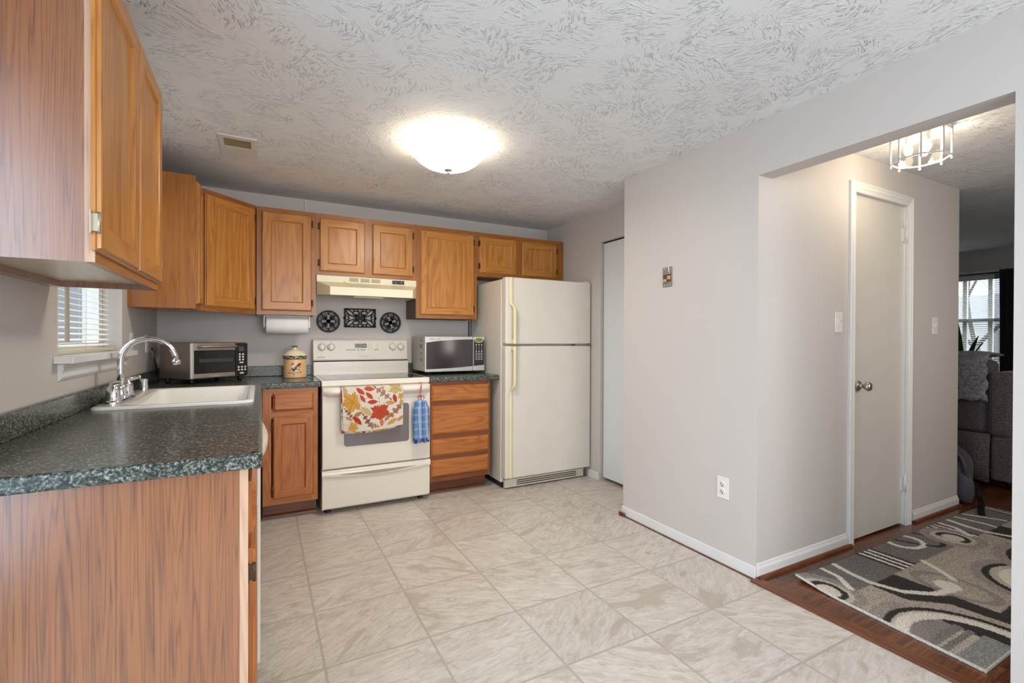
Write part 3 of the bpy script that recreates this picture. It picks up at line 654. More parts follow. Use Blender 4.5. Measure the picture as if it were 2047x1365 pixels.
# drawer with bowed grip
m = MB().box(SX+.002, -.655, .045, SXE-.002, -.622, .272); drw = part('storage_drawer', m, APPL, stv, .005)
m = MB(); rows = []
for k in range(33):
    s_ = k/32; x = SX+.001+(SXE-SX-.002)*s_; low = .262-.022*math.sin(PI*s_)
    rows.append([(x, -.640, .305), (x, -.658, .305), (x, -.664, .300), (x, -.666, low+.010), (x, -.664, low), (x, -.650, low-.002)])
m.grid(rows, False, True); m.face(rows[0]); m.face(rows[-1][::-1]); part('drawer_lip', m, APPL, drw)
m = MB(); P = []
for k in range(21): s_ = k/20; P.append((1.115+.535*s_, .272-.018*math.sin(PI*s_)))
for k in range(20, -1, -1): s_ = k/20; P.append((1.115+.535*s_, .273+.003*math.sin(PI*s_)-.001*0))
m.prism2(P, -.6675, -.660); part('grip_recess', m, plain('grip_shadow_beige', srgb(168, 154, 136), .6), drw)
# back guard
bgx0, bgx1 = SX-.003, SXE-.012
m = MB(); m.prism([(-.010, .905), (-.060, .905), (-.058, 1.022), (-.010, 1.022)], 'x', SX+.001, SXE-.003); part('backguard_riser', m, APPL, stv, .004)
m = MB(); P = [(-.010, 1.028), (-.070, 1.028), (-.072, 1.040), (-.056, 1.185), (-.046, 1.198), (-.030, 1.2015), (-.010, 1.2015)]
m.prism(P, 'x', bgx0, bgx1); bk = part('control_panel', m, APPL, stv, .005)
part('panel_gap', MB().box(SX+.004, -.058, 1.020, SXE-.008, -.012, 1.030), DARK, stv)
def bgy(z): return -.072+(z-1.040)/(1.185-1.040)*.016
nrm = math.atan2(.016, .145)
for x in (1.066, 1.134, 1.626, 1.694):
    z = 1.137; y = bgy(z); m = MB()
    m.lathe([(.030, 0), (.029, -.004), (.024, -.006), (.022, -.018), (.020, -.021), (0, -.022)], (x, y, z), 24, 'y'); m.box(x-.006, y-.030, z-.021, x+.006, y-.018, z+.021)
    k_ = part('knob', m, APPL, bk, .001)
    rg = MB(); rg.ring2(x, z, .0295, .0312, y-.0025, y-.0005, 24); part('skirt_ring', rg, plain('grey_mark', srgb(130, 124, 118), .5), k_)
m = MB().box(1.318, bgy(1.147)-.0035, 1.131, 1.411, bgy(1.147)+.004, 1.164); dsp = part('clock_display', m, plain('display_window', srgb(40, 28, 16), .15), bk)
m = MB(); m.text('11:03', .021, 1.384, bgy(1.147)-.0040, 1.147); part('digits', m, DIGIT, dsp)
GP = plain('grey_print', srgb(118, 112, 106), .6)
for x in (1.258, 1.278, 1.296, 1.314, 1.372, 1.390, 1.480, 1.498): part('key_mark', MB().box(x-.007, bgy(1.115)-.0012, 1.111, x+.007, bgy(1.115)+.001, 1.117), GP, bk)
part('key_mark', MB().box(1.339, bgy(1.114)-.0012, 1.107, 1.345, bgy(1.11)+.001, 1.121), GP, bk)
for x in (1.430, 1.452, 1.498):
    for z in (1.160, 1.148, 1.134, 1.122): part('key_mark', MB().box(x-.004, bgy(z)-.001, z-.0012, x+.004, bgy(z)+.001, z+.0012), GP, bk)
for x in (1.066, 1.134, 1.626, 1.694): part('key_mark', MB().box(x-.0025, bgy(1.178)-.001, 1.176, x+.0025, bgy(1.178)+.001, 1.180), GP, bk)
mk = MB(); mk.text('KENMORE', .013, 1.060, bgy(1.058)-.0008, 1.056); part('lettering', mk, plain('dark_grey_print', srgb(70, 66, 62), .6), bk)
mk = MB(); mk.text('radiant self cleaning oven', .009, 1.390, bgy(1.06)-.0008, 1.062); part('caption', mk, plain('light_grey_print', srgb(150, 144, 136), .6), bk)

# towel over the oven handle
def inpoly(X, Y, poly):
    r = np.zeros(X.shape, bool); n = len(poly)
    for i in range(n):
        (x1, y1), (x2, y2) = poly[i], poly[(i+1) % n]
        c = ((y1 > Y) != (y2 > Y)) & (X < (x2-x1)*(Y-y1)/((y2-y1) or 1e-9)+x1); r ^= c
    return r
def mixc(C, M, col, a=1.0): C[M] = C[M]*(1-a)+np.array(srgb(*col))[None, :]*a
def leaf(C, X, Y, cx, cy, size, ang, kind, col, vein=(110, 60, 40)):
    ca, sa = math.cos(ang), math.sin(ang); x = ((X-cx)*ca+(Y-cy)*sa)/size; y = (-(X-cx)*sa+(Y-cy)*ca)/size
    r = np.hypot(x, y); th = np.arctan2(y, x)
    if kind == 'maple':
        poly = [(1.0, 0), (.80, .12), (.64, .30), (.70, .40), (.52, .40), (.60, .60), (.48, .98), (.30, .74), (.14, .78), (.02, .58), (-.10, .66), (-.42, .82), (-.38, .52), (-.56, .46), (-.46, .24), (-.58, .16), (-.40, .05)]
        poly = poly+[(a, -b) for a, b in poly[::-1]]; M = inpoly(x, y, poly); V = M & (np.minimum.reduce([np.abs(np.sin(th-a))*r+(np.cos(th-a) < 0)*9 for a in (0, .95, -.95, 2.1, -2.1)]) < .022)
    elif kind == 'oak':
        w = .34*(1-np.abs(x)**2.2)*(.55+.45*np.cos(x*14)); M = (np.abs(x) < 1) & (np.abs(y) < np.maximum(w, .03)); V = M & ((np.abs(y) < .03) | (np.abs(np.sin((x-np.abs(y))*11)) < .12))
    else:
        M = (np.abs(x) < 1) & (np.abs(y) < .42*(1-x*x)); V = M & ((np.abs(y) < .02) | (np.abs(((x-np.abs(y)*.9)*4) % 1-.5) > .46))
    shade = .5+.5*np.sin(X*310+Y*170+cx*900)
    mixc(C, M, col); C[M] = C[M]*(.88+.2*shade[M])[:, None]; mixc(C, V, vein, .55)
    st = (np.abs(y) < .018) & (x < -.3) & (x > -1.35) & ~M; mixc(C, st, vein, .7)
def paint_towel(X, Y):
    """X 0..0.418 across, Y 0..0.31 down from the top"""
    C = np.tile(np.array(srgb(212, 202, 188)), X.shape+(1,)).astype(float)
    W_ = .418/1120.; s = lambda px, py: ((px-375)*W_, (py-110)*.31/860.)
    L = [(430, 180, 70, 1.3, 'leaf', (198, 178, 128)), (560, 400, 200, 2.9, 'maple', (216, 158, 66)), (700, 200, 80, .7, 'leaf', (196, 72, 48)), (860, 160, 80, .1, 'leaf', (204, 84, 52)), (735, 340, 70, 1.0, 'leaf', (198, 80, 56)),
         (860, 290, 75, .8, 'leaf', (196, 66, 44)), (915, 415, 80, .0, 'leaf', (192, 66, 40)), (1110, 260, 180, .7, 'oak', (176, 140, 120)), (1110, 150, 90, 1.5, 'oak', (188, 150, 122)), (1350, 160, 130, 1.6, 'maple', (206, 182, 118)), (1335, 380, 75, 1.3, 'leaf', (188, 48, 30)),
         (1245, 460, 80, .1, 'leaf', (206, 160, 90)), (1050, 600, 190, 1.5, 'maple', (196, 66, 38)), (1440, 340, 70, .2, 'maple', (210, 160, 90)), (800, 590, 110, .7, 'leaf', (216, 188, 128)), (640, 640, 75, -.5, 'leaf', (186, 134, 74)), (630, 760, 90, .8, 'leaf', (188, 40, 26)),
         (480, 620, 110, .9, 'oak', (160, 104, 76)), (820, 780, 150, 1.0, 'oak', (140, 96, 80)), (900, 850, 100, .3, 'oak', (170, 128, 106)), (1340, 640, 190, -.75, 'oak', (172, 120, 88)), (1420, 560, 120, -1.0, 'oak', (164, 118, 92)), (1080, 830, 70, 1.5, 'leaf', (214, 130, 80)), (1280, 850, 90, -.4, 'leaf', (214, 170, 84)),
         (540, 880, 110, .3, 'maple', (216, 164, 74)), (480, 720, 60, .4, 'leaf', (204, 150, 110)), (1440, 820, 70, -.6, 'leaf', (206, 150, 70)), (960, 900, 80, .1, 'oak', (190, 130, 90)), (1460, 480, 60, 1.4, 'leaf', (206, 166, 90)), (1180, 760, 60, -.9, 'leaf', (186, 130, 100))]
    for px, py, sz, a, k, c in L:
        cx, cy = s(px, py); leaf(C, X, Y, cx, cy, sz*W_*(1.25 if k != 'maple' else 1.12), a, k, tuple(int(v*.88+8) for v in c))
    return C
tw = thing('kitchen_towel', 'autumn leaf print kitchen towel draped over the oven door handle', 'towel', (1.33, -.70, .72))
def towel_sheet(nx, ny, x0, x1, ztop, zl, zr, y0, wav, ph, skew=.0):
    m = MB(); U, V = np.meshgrid(np.linspace(0, 1, nx), np.linspace(0, 1, ny)); X = U*.418; Y = V*.31
    bot = zl+(zr-zl)*U-.016*np.sin(PI*np.clip(U*1.05, 0, 1))*1.0
    z = ztop+(bot-ztop)*V; y = y0-.004*np.sin(PI*V)-wav*np.sin(U*9+ph)*V-.006*np.sin(U*PI)*V
    # wraps back over the handle at the top
    k = np.clip(1-V/.045, 0, 1); y = y+.034*k**2; z = z+.0015*k
    x = x0+(x1-x0)*U+skew*V*(1-U)
    m.v = list(zip(x.ravel().tolist(), y.ravel().tolist(), z.ravel().tolist()))
    idx = np.arange(nx*ny).reshape(ny, nx); q = np.stack([idx[1:, :-1], idx[1:, 1:], idx[:-1, 1:], idx[:-1, :-1]], -1).reshape(-1, 4)
    m.f = q.tolist(); m.uv = [[(0, 0)]*4]*len(m.f); m.mi = [0]*len(m.f); m.sm = [True]*len(m.f); return m, X, Y
def thick(o, t_):
    s_ = o.modifiers.new('thickness', 'SOLIDIFY'); s_.thickness = t_; s_.offset = 0; return o
m, X, Y = towel_sheet(230, 170, 1.123, 1.540, .8745, .577, .590, -.7150, .004, .4, .010); m.col = paint_towel(X, Y).reshape(-1, 4)
thick(part('front_fold', m, TOWM, tw), .002)
m, X, Y = towel_sheet(150, 110, 1.118, 1.525, .8715, .562, .578, -.7085, .002, 1.4, .004); m.col = paint_towel((X*1.0+.21) % .418, (Y+.12) % .31).reshape(-1, 4)
thick(part('rear_fold', m, TOWM, tw), .002)
# blue plaid cloth hung by a red cord
mt = thing('plaid_pot_holder', 'gathered blue plaid cloth hanging by a red cord from the oven handle', 'pot holder', (1.672, -.715, .45))
m = MB(); rows = []; cols = []; NT_ = 72
for a in range(60):
    s_ = a/59; z = .762-.306*s_
    w_ = .012+.036*min(1, s_/.05)**.7 if s_ < .05 else .048-.008*math.exp(-((s_-.13)/.05)**2)+.004*s_
    if s_ > .9: w_ += .001*math.sin(a)
    row = []
    for k in range(NT_):
        t_ = 2*PI*k/NT_; fold = 1+(.24*math.sin(t_*9+.8*math.sin(s_*5))+.10*math.sin(t_*5+2*s_))*min(1, max(0, s_-.03)*8)
        zz = z-(.010*math.sin(t_*5+1)*max(0, s_-.9)*10)
        row.append((1.672+.004*s_+w_*fold*math.cos(t_), -.714+.40*w_*fold*math.sin(t_), zz))
        c_ = np.array(srgb(96, 132, 178)); u_ = (k*.9) % 12; v_ = (a*.9) % 9
        if u_ < 3: c_ = c_*.55+np.array(srgb(44, 70, 120))*.45
        elif u_ > 8: c_ = c_*.5+np.array(srgb(186, 202, 222))*.5
        if v_ < 2: c_ = c_*.8+np.array(srgb(196, 210, 228))*.2
        if s_ > .93 and (k % 4) < 2: c_ = np.array(srgb(24, 40, 96))
        cols.append(c_)
    rows.append(row)
m.grid(rows, True, True); m.addf(list(range(NT_))); m.addf(list(range(59*NT_, 60*NT_))[::-1]); m.col = np.array(cols); part('cloth', m, MITM, mt)
m = MB().tube([(1.672, -.714, .758), (1.671, -.712, .785), (1.676, -.712, .83), (1.678, -.710, .862), (1.676, -.703, .880), (1.674, -.690, .882)], .0022, 6)
m.tube([(1.672, -.714, .770), (1.662, -.712, .80), (1.668, -.711, .84), (1.677, -.710, .862)], .0018, 6)
m.tube([(1.668, -.716, .786), (1.655, -.720, .792), (1.650, -.720, .780), (1.654, -.718, .770)], .0028, 6); m.tube([(1.676, -.716, .786), (1.690, -.720, .792), (1.696, -.720, .780), (1.692, -.718, .768)], .0028, 6)
m.ball((1.672, -.716, .785), .008); m.tube([(1.655, -.704, .884), (1.676, -.704, .886), (1.694, -.704, .883)], .0022, 6)
part('hanging_cord', m, RED, mt)

# ------------------------------------------------------------------ range hood
hd = thing('range_hood', 'cream under cabinet range hood above the stove', 'range hood', (1.378, -.2, 1.52))
x0, x1 = 1.003, 1.754; a0, a1 = 1.076, 1.678
m = MB(); ZB, Z1, Z2, ZT = 1.520, 1.579, 1.628, 1.6755
m.box(x0, -.312, ZT-.047, x1, -.001, ZT, g='x')
V = [(x0, -.312, ZB+.012), (x1, -.312, ZB+.012), (x1, -.312, Z2), (x0, -.312, Z2), (a0, -.480, ZB), (a1, -.480, ZB), (a1, -.480, Z1), (a0, -.480, Z1)]
m.face([V[4], V[5], V[6], V[7]]); m.face([V[7], V[6], V[2], V[3]]); m.face([V[0], V[4], V[7], V[3]]); m.face([V[5], V[1], V[2], V[6]])
m.box(x0, -.312, ZB+.012, x0+.01, -.001, Z2).box(x1-.01, -.312, ZB+.012, x1, -.001, Z2)
m.face([(x0, -.001, ZB+.03), (x1, -.001, ZB+.03), V[1], V[0]]); m.face([V[0], V[1], (a1-.004, -.474, ZB+.006), (a0+.004, -.474, ZB+.006)])
m.face([V[4], (a0+.004, -.474, ZB+.006), (a1-.004, -.474, ZB+.006), V[5]])
part('hood_shell', m, ALMOND, hd)
m = MB()
for xa in (1.268, 1.350, 1.432):
    for k in range(4): m.box(xa-.034, -.3145, 1.640+k*.0075, xa+.034, -.3125, 1.6435+k*.0075)
part('vent_slot', m, plain('vent_shadow', srgb(140, 130, 100), .7), hd)
sw = part('switch_panel', MB().box(1.560, -.3150, 1.638, 1.655, -.3122, 1.667), BLACK, hd)
for xa in (1.585, 1.630): part('switch_knob', MB().lathe([(.010, 0), (.008, -.008), (0, -.009)], (xa, -.3150, 1.651), 14, 'y'), plain('grey_knob', srgb(120, 118, 116), .4), sw); part('switch_label', MB().box(1.598, -.3156, 1.661, 1.618, -.3150, 1.665), PLASW, sw)
m = MB()
for k in range(5): t_ = 2*PI*k/5+.3; m.ball((1.197+.009*math.cos(t_), -.332, 1.620+.009*math.sin(t_)), .006, 1, .5, 1, 8, 5)
part('flower_magnet', m, plain('yellow_magnet', srgb(206, 196, 40), .5), hd)
m = MB().box(1.245, -.44, ZB-.012, 1.465, -.33, ZB+.003); part('lamp_lens', m, plain('hood_lens', srgb(200, 192, 166), .3), hd, .006)

# ------------------------------------------------------------------ trivets on the wall
def trivet(cx, cz, rot, label):
    m = MB(); y0, y1 = -.014, -.004
    m.ring2(cx, cz, .077, .0895, y0, y1, 56); m.ring2(cx, cz, .0505, .0545, y0, y1-.001, 44)
    for k in range(4):
        a = rot+PI/4+PI/2*k; px, pz = cx+.031*math.cos(a), cz+.031*math.sin(a)
        for s_ in (-1, 1):
            qx, qz = px-math.sin(a)*s_*.010+.006*math.cos(a), pz+math.cos(a)*s_*.010+.006*math.sin(a); m.ring2(qx, qz, 0, .0125, y0-.001, y1, 16)
        m.stroke([(cx, cz), (cx+.034*math.cos(a), cz+.034*math.sin(a))], .016, y0-.001, y1)
        for b_ in (0, PI/4):
            aa = a+b_; m.stroke([(cx+.052*math.cos(aa), cz+.052*math.sin(aa)), (cx+.08*math.cos(aa), cz+.08*math.sin(aa))], .006 if b_ else .008, y0, y1)
    for k in range(16):
        a = rot+PI/16+PI/8*k; m.ring2(cx+.066*math.cos(a), cz+.066*math.sin(a), .0068, .0102, y0, y1, 14)
    m.ring2(cx, cz, 0, .016, y0-.001, y1, 18)
    return solo('wall_trivet', m, IRON, label, 'trivet', (cx, 0, cz), 'dark openwork trivets above the stove')
trivet(1.121, 1.344, 0, 'round dark openwork trivet on the wall left of the rectangular one')
trivet(1.619, 1.343, .35, 'round dark openwork trivet on the wall right of the rectangular one')
m = MB(); y0, y1 = -.014, -.004; cx, cz, hx, hz = 1.3685, 1.376, .1265, .078
for a, b_ in (((-hx, -hz), (hx, -hz)), ((hx, -hz), (hx, hz)), ((hx, hz), (-hx, hz)), ((-hx, hz), (-hx, -hz))):
    f = lambda p: (cx+p[0]*(1-.005/hx), cz+p[1]*(1-.005/hz)); m.stroke([f(a), f(b_)], .012, y0, y1)
for sx_ in (-1, 1):
    m.ring2(cx+sx_*hx*.98, cz, .0, .010, y0, y1, 16)
    for sz_ in (-1, 1):
        arc = [(cx+sx_*(hx-.055*math.sin(t_)-.0), cz+sz_*(hz-.10+.10*math.cos(t_)*.9)) for t_ in [k*PI/2/10 for k in range(11)]]
        q = lambda x, z: (cx+sx_*x, cz+sz_*z)
        m.stroke([q(.112, .070), q(.085, .062), q(.062, .045), q(.048, .022), q(.020, .006), q(0, 0)], .0085, y0, y1)
        m.stroke([q(.112, .070), q(.105, .045), q(.088, .026), q(.060, .014), q(.030, .004)], .0085, y0, y1)
        m.stroke([q(.062, .045), q(.040, .056), q(.020, .055), q(0, .050)], .008, y0, y1); m.stroke([q(.088, .026), q(.092, .010), q(.088, 0)], .008, y0, y1)
        m.stroke([q(0, 0), q(.026, .022), q(.040, .030)], .011, y0, y1); m.stroke([q(.018, .075), q(.022, .052)], .009, y0, y1); m.stroke([q(.052, .075), q(.050, .052)], .008, y0, y1)
        m.ring2(cx+sx_*.104, cz+sz_*.020, .008, .013, y0, y1, 16); m.stroke([q(.110, .060), q(.122, .040)], .006, y0, y1)
        m.stroke([q(.010, .018), q(.010, .048)], .009, y0, y1)
m.ring2(cx, cz, 0, .018, y0-.001, y1, 20); m.ring2(cx, cz, .030, .037, y0, y1, 30, 1.1, 1.0)
solo('wall_trivet', m, IRON, 'rectangular dark openwork trivet on the wall between two round ones', 'trivet', (cx, 0, cz), 'dark openwork trivets above the stove')

# ------------------------------------------------------------------ paper towel under the cabinet
pt = thing('paper_towel_holder', 'white paper towel roll on a holder under the wall cabinet', 'paper towel', (.80, -.20, 1.30))
part('roll', MB().lathe([(.018, 0), (.062, 0), (.064, .004), (.064, .276), (.062, .280), (.018, .280)], (.672, -.20, 1.303), 40, 'x'), PAPER, pt)
m = MB()
for x in (.655, .956): m.box(x, -.226, 1.285, x+.011, -.174, 1.3735)
m.box(.655, -.226, 1.366, .967, -.174, 1.3735); m.lathe([(.016, 0), (.016, .29)], (.666, -.20, 1.303), 14, 'x')
part('bracket', m, PLASW, pt, .003)

# ------------------------------------------------------------------ canister
cn = thing('ceramic_canister', 'cream ceramic canister with a rooster picture on the counter left of the stove', 'canister', (.862, -.235, CT))
prof = [(.0, 0), (.072, 0), (.076, .004), (.077, .012)]+[(.077, .012+.118*k/70) for k in range(1, 71)]+[(.076, .134), (.070, .137)]
m = MB(); seg = 200; m.lathe(prof, (.862, -.235, CT+.0005), seg)
nr = len(prof); H_ = np.repeat(np.array([p[1] for p in prof]), seg); A_ = np.tile(np.arange(seg)*2*PI/seg, nr)
C = np.tile(np.array(srgb(236, 196, 138)), (nr*seg, 1)).astype(float)
ca_ = math.atan2(CY+.235, CX-.862); U_ = ((A_-ca_+PI) % (2*PI)-PI)*.077; Vv = H_-.012
def pe(px, py): return ((px-460)*.154/730., (1140-py)*.118/560.)
def blob(cx, cy, rx, ry, a, col):
    x_, y_ = pe(cx, cy); s_ = .154/730; ca, sa = math.cos(a), math.sin(a); dx, dy = U_-x_, Vv-y_
    mixc(C, ((dx*ca+dy*sa)/(rx*s_))**2+((-dx*sa+dy*ca)/(ry*s_))**2 < 1, col)
Fm = np.abs(U_) < .1
mixc(C, (H_ > .006) & (H_ < .0105), (96, 44, 30)); mixc(C, H_ <= .006, (232, 200, 180))
for q in ((600, 730, 70, 45, .5, (120, 40, 44)), (540, 770, 60, 30, .7, (90, 30, 40)), (610, 800, 50, 30, -.2, (206, 120, 110)), (440, 850, 95, 60, .15, (52, 66, 70)), (480, 870, 45, 45, 0, (30, 40, 66)), (400, 780, 48, 75, .2, (236, 228, 214)), (395, 705, 36, 32, 0, (190, 56, 60)), (350, 745, 16, 36, .1, (196, 60, 60)), (420, 920, 40, 40, 0, (40, 44, 48)), (420, 860, 18, 22, .3, (190, 180, 170)), (300, 930, 40, 24, .3, (206, 130, 90)), (590, 900, 60, 30, .3, (214, 140, 100)), (460, 1010, 190, 9, .03, (110, 70, 40)), (285, 1015, 28, 20, 0, (96, 60, 40)), (640, 990, 30, 22, .3, (120, 80, 40)), (460, 1062, 100, 6, 0, (150, 90, 60)), (440, 1080, 7, 60, 0, (140, 90, 60))): blob(*q)
m.col = C; part('jar', m, CANM, cn)
prof = [(.070, .1375), (.081, .138)]+[(.083, .140+.022*k/16) for k in range(17)]+[(.080, .166), (.074, .176), (.062, .190), (.045, .200), (.028, .205), (.014, .208), (.012, .222), (.020, .226), (.021, .229), (.020, .233), (.0, .234)]
m = MB(); m.lathe(prof, (.862, -.235, CT+.0005), seg); nr = len(prof); H_ = np.repeat(np.array([p[1] for p in prof]), seg); A_ = np.tile(np.arange(seg)*2*PI/seg, nr)
C = np.tile(np.array(srgb(238, 226, 188)), (nr*seg, 1)).astype(float); band = (H_ > .1395) & (H_ < .1625); mixc(C, band, (22, 20, 20)); u_ = A_*40
sp_ = band & (np.sin(u_*1.7+np.sin(u_*.6)*2+H_*800)*np.sin(H_*500+u_*.9) > .35); mixc(C, sp_, (224, 214, 190)); mixc(C, (H_ > .2245) & (H_ < .2345), (92, 46, 30)); m.col = C; part('lid', m, CANM, cn)

# ------------------------------------------------------------------ toaster oven (stands at an angle in the corner)
ang = math.atan2(.238, .300); ox, oy = .402, -.437       # centre of the front lower edge
to = thing('toaster_oven', 'stainless steel toaster oven with glass door set diagonally in the counter corner', 'toaster oven', (ox, oy, CT), ang)
w_ = .193; z0, z1 = .030, .262; dp = .30
m = MB().prism([(-.0, z0+.010), (-.0, z1-.012), (.010, z1), (dp, z1), (dp, z0), (.008, z0)], 'x', -w_, w_); part('body', m, STEEL, to, .004, world=False)
for x in (-w_+.03, w_-.03):
    for y in (.03, dp-.03): part('foot', MB().lathe([(.012, 0), (.014, .012), (.014, z0+.004)], (x, y, 0.0005), 12), BLACK, to, world=False)
part('side_frame', MB().box(-w_-.002, -.012, z0+.004, -w_+.020, .004, z1-.004), SILVER, to, .004, world=False)
m = MB().box(-w_+.022, -.010, z0+.034, w_-.092, 0, z1-.052); gl_ = part('glass_door', m, GLASSB, to, .002, world=False)
for a_, b_ in ((z0+.006, z0+.034), (z1-.052, z1-.006)): part('door_rail', MB().box(-w_+.022, -.0105, a_, w_-.092, .001, b_), STEEL, gl_, .002, world=False)
m = MB().tube([(-w_+.050, -.010, z1-.030), (-w_+.054, -.034, z1-.027), (-w_+.08, -.038, z1-.026), (w_-.12, -.038, z1-.026), (w_-.104, -.034, z1-.027), (w_-.10, -.010, z1-.030)], .0085, 10); part('door_handle', m, STEEL, gl_, world=False)
m = MB().tube([(-w_+.03, -.0115, z0+.075), (-w_+.05, -.0115, z0+.088), (w_-.10, -.0115, z0+.094)], .0012, 6); m.box(-w_+.05, -.0112, z0+.105, w_-.105, -.010, z0+.128); part('rack', m, plain('oven_rack', srgb(72, 72, 70), .4, .3), gl_, world=False)
m = MB(); m.text('Cuisinart', .020, -.035, -.0112, z0+.019); part('lettering', m, plain('etched_logo', srgb(206, 200, 190), .4), gl_, world=False)
m = MB().box(w_-.088, -.012, z0+.006, w_-.002, .002, z1-.006); cp = part('control_panel', m, BLACK, to, .004, world=False)
part('screen', MB().box(w_-.070, -.0135, z1-.060, w_-.030, -.0115, z1-.030), plain('blue_grey_lcd', srgb(70, 84, 96), .2), cp, world=False)
for r_ in range(3):
    for c_ in range(2): part('button', MB().lathe([(.0075, 0), (.0068, -.003), (0, -.0035)], (w_-.062+.024*c_, -.012, z1-.082-.018*r_), 12, 'y'), PLASW, cp, world=False)
part('button', MB().box(w_-.064, -.0145, z1-.142, w_-.034, -.012, z1-.133), PLASW, cp, .002, world=False)
for r_ in range(2):
    for c_ in range(3): part('button', MB().lathe([(.0075, 0), (.0068, -.003), (0, -.0035)], (w_-.070+.024*c_, -.012, z0+.064-.019*r_), 12, 'y'), PLASW, cp, world=False)
part('button', MB().box(w_-.062, -.0145, z0+.018, w_-.032, -.012, z0+.028), PLASW, cp, .002, world=False)
solo('power_cord', MB().tube([(.024, -.345, 1.14), (.040, -.35, 1.12), (.045, -.35, 1.05), (.05, -.32, 1.0), (.04, -.26, .98), (.035, -.20, .94)], .0045, 8), BLACK, 'black power cord from the wall outlet down behind the toaster oven', 'cord', (.024, -.345, 1.14))

# ------------------------------------------------------------------ microwave
mw = thing('microwave', 'silver microwave oven with dark curved door on the counter by the fridge', 'microwave', (2.055, -.24, CT))
x0, x1, z0, z1, yf = 1.795, 2.318, .938, 1.225, -.42
part('body', MB().box(x0+.003, yf+.022, z0+.002, x1-.003, -.055, z1-.002), plain('microwave_case', srgb(176, 174, 166), .35, .3), mw, .006)
for x in (x0+.05, x1-.05):
    for y in (-.37, -.11): part('foot', MB().lathe([(.014, 0), (.016, .008), (.014, .026)], (x, y, CT+.0003), 12), BLACK, mw)
xd = 2.212
dr = part('door', MB().box(x0, yf, z0, xd-.001, yf+.021, z1), SILVER, mw, .006, seg=3)
def wtop(x): s_ = (x-x0)/(x1-x0); return 1.180+.022*math.sin(min(1, s_*1.25)*PI/2)-.03*max(0, .25-s_)**1.2
def wbot(x): s_ = (x-x0)/(x1-x0); return z0+.024+.026*s_**1.8
def strip(xa, xb, n=24):
    xs = [xa+(xb-xa)*k/n for k in range(n+1)]
    return [(x, wbot(x)) for x in xs]+[(x, wtop(x)) for x in xs[::-1]]
m = MB(); m.prism2(strip(x0+.010, xd-.004), yf-.0015, yf+.004); part('door_window', m, plain('mauve_black_glass', srgb(58, 50, 52), .10, Specular_IOR_Level=.6), dr)
m = MB(); m.text('SHARP', .0135, x0+.058, yf-.0008, 1.204); m.text('CAROUSEL', .0085, x0+.112, yf-.0008, 1.204); part('lettering', m, plain('dark_print', srgb(70, 68, 66), .5), dr)
cp = part('control_panel', MB().box(xd+.001, yf, z0, x1, yf+.021, z1), SILVER, mw, .006, seg=3)
m = MB(); m.prism2(strip(xd+.005, x1-.006, 10), yf-.0015, yf+.004); kp = part('keypad', m, plain('keypad_black', srgb(44, 40, 42), .25), cp)
m = MB(); m.ring2(2.264, 1.196, 0, .040, yf-.003, yf, 40, 1, .55); part('display_bezel', m, SILVER, cp, .0)
m = MB(); m.ring2(2.264, 1.197, 0, .034, yf-.0045, yf-.002, 40, 1, .52); part('display', m, LCD, cp); m = MB(); m.text('11:03', .020, 2.264, yf-.0050, 1.197); part('digits', m, plain('lcd_digit', srgb(60, 70, 16), .5), cp)
m = MB()
for r_ in range(6):
    for k, x in enumerate((2.240, 2.264, 2.288)):
        q = .0045 if r_ in (0, 5) else .0022; z = 1.158-r_*.0115; m.box(x-q, yf-.0022, z-q, x+q, yf-.001, z+q)
for r_ in range(5):
    for x in (2.240, 2.264, 2.288): m.box(x-.008, yf-.0022, 1.083-r_*.013, x+.008, yf-.001, 1.087-r_*.013)
part('key_marking', m, plain('pale_print', srgb(206, 204, 200), .5), kp)
m = MB()
for z in (1.190, 1.150, 1.135, 1.085, 1.035):
    for k in range(4): m.box(x0+.0018, -.335, z-.008+k*.005, x0+.0032, -.285 if z != 1.150 else -.265, z-.0055+k*.005)
part('side_vent', m, plain('vent_grey', srgb(110, 108, 104), .6), mw)

# ------------------------------------------------------------------ refrigerator
fr = thing('refrigerator', 'large white top freezer refrigerator with long cream handles by the right wall', 'refrigerator', (2.77, -.4, 0))
x0, x1, yf = 2.353, 3.188, -.742
part('cabinet', MB().box(x0, yf+.085, .045, x1, -.045, 1.690), FRID, fr, .006)
part('gasket', MB().box(x0+.012, yf+.068, .10, x1-.012, yf+.086, 1.685), plain('gasket', srgb(196, 190, 178), .6), fr)
d_up = part('freezer_door', MB().box(x0, yf, 1.166, x1, yf+.068, 1.700), FRID, fr, .010, seg=3)
d_lo = part('fridge_door', MB().box(x0, yf, .090, x1, yf+.068, 1.150), FRID, fr, .010, seg=3)
def fh(par, flatz, bow, out, z_end):
    m = MB(); xh = x0+.048; rows = []
    n = 60
    for k in range(n+1):
        z = flatz+(z_end-flatz)*k/n; s_ = (z-bow[0])/(bow[1]-bow[0]); s_ = min(1, max(0, s_)); s_ = s_*s_*(3-2*s_)
        yo = yf-.006-out*s_; xx = xh+.012*s_; wd = .019-.005*s_; dpth = .006+.016*s_
        rows.append([(xx-wd, yo+dpth, z), (xx-wd*.8, yo, z), (xx, yo-.004, z), (xx+wd*.8, yo, z), (xx+wd, yo+dpth, z)])
    fl = z_end < flatz
    m.grid(rows, True, True, fl); m.face(rows[0]); m.face(rows[-1]); part('handle', m, CREAM, par)
    part('handle_standoff', MB().box(xh-.004, yf-out-.002, z_end+(.004 if z_end > 1.15 else -.03), xh+.028, yf+.002, z_end+(.03 if z_end > 1.15 else -.004)), CREAM, par)
fh(d_up, 1.698, (1.50, 1.44), .045, 1.168); fh(d_lo, .095, (.78, .84), .045, 1.148)
m = MB()
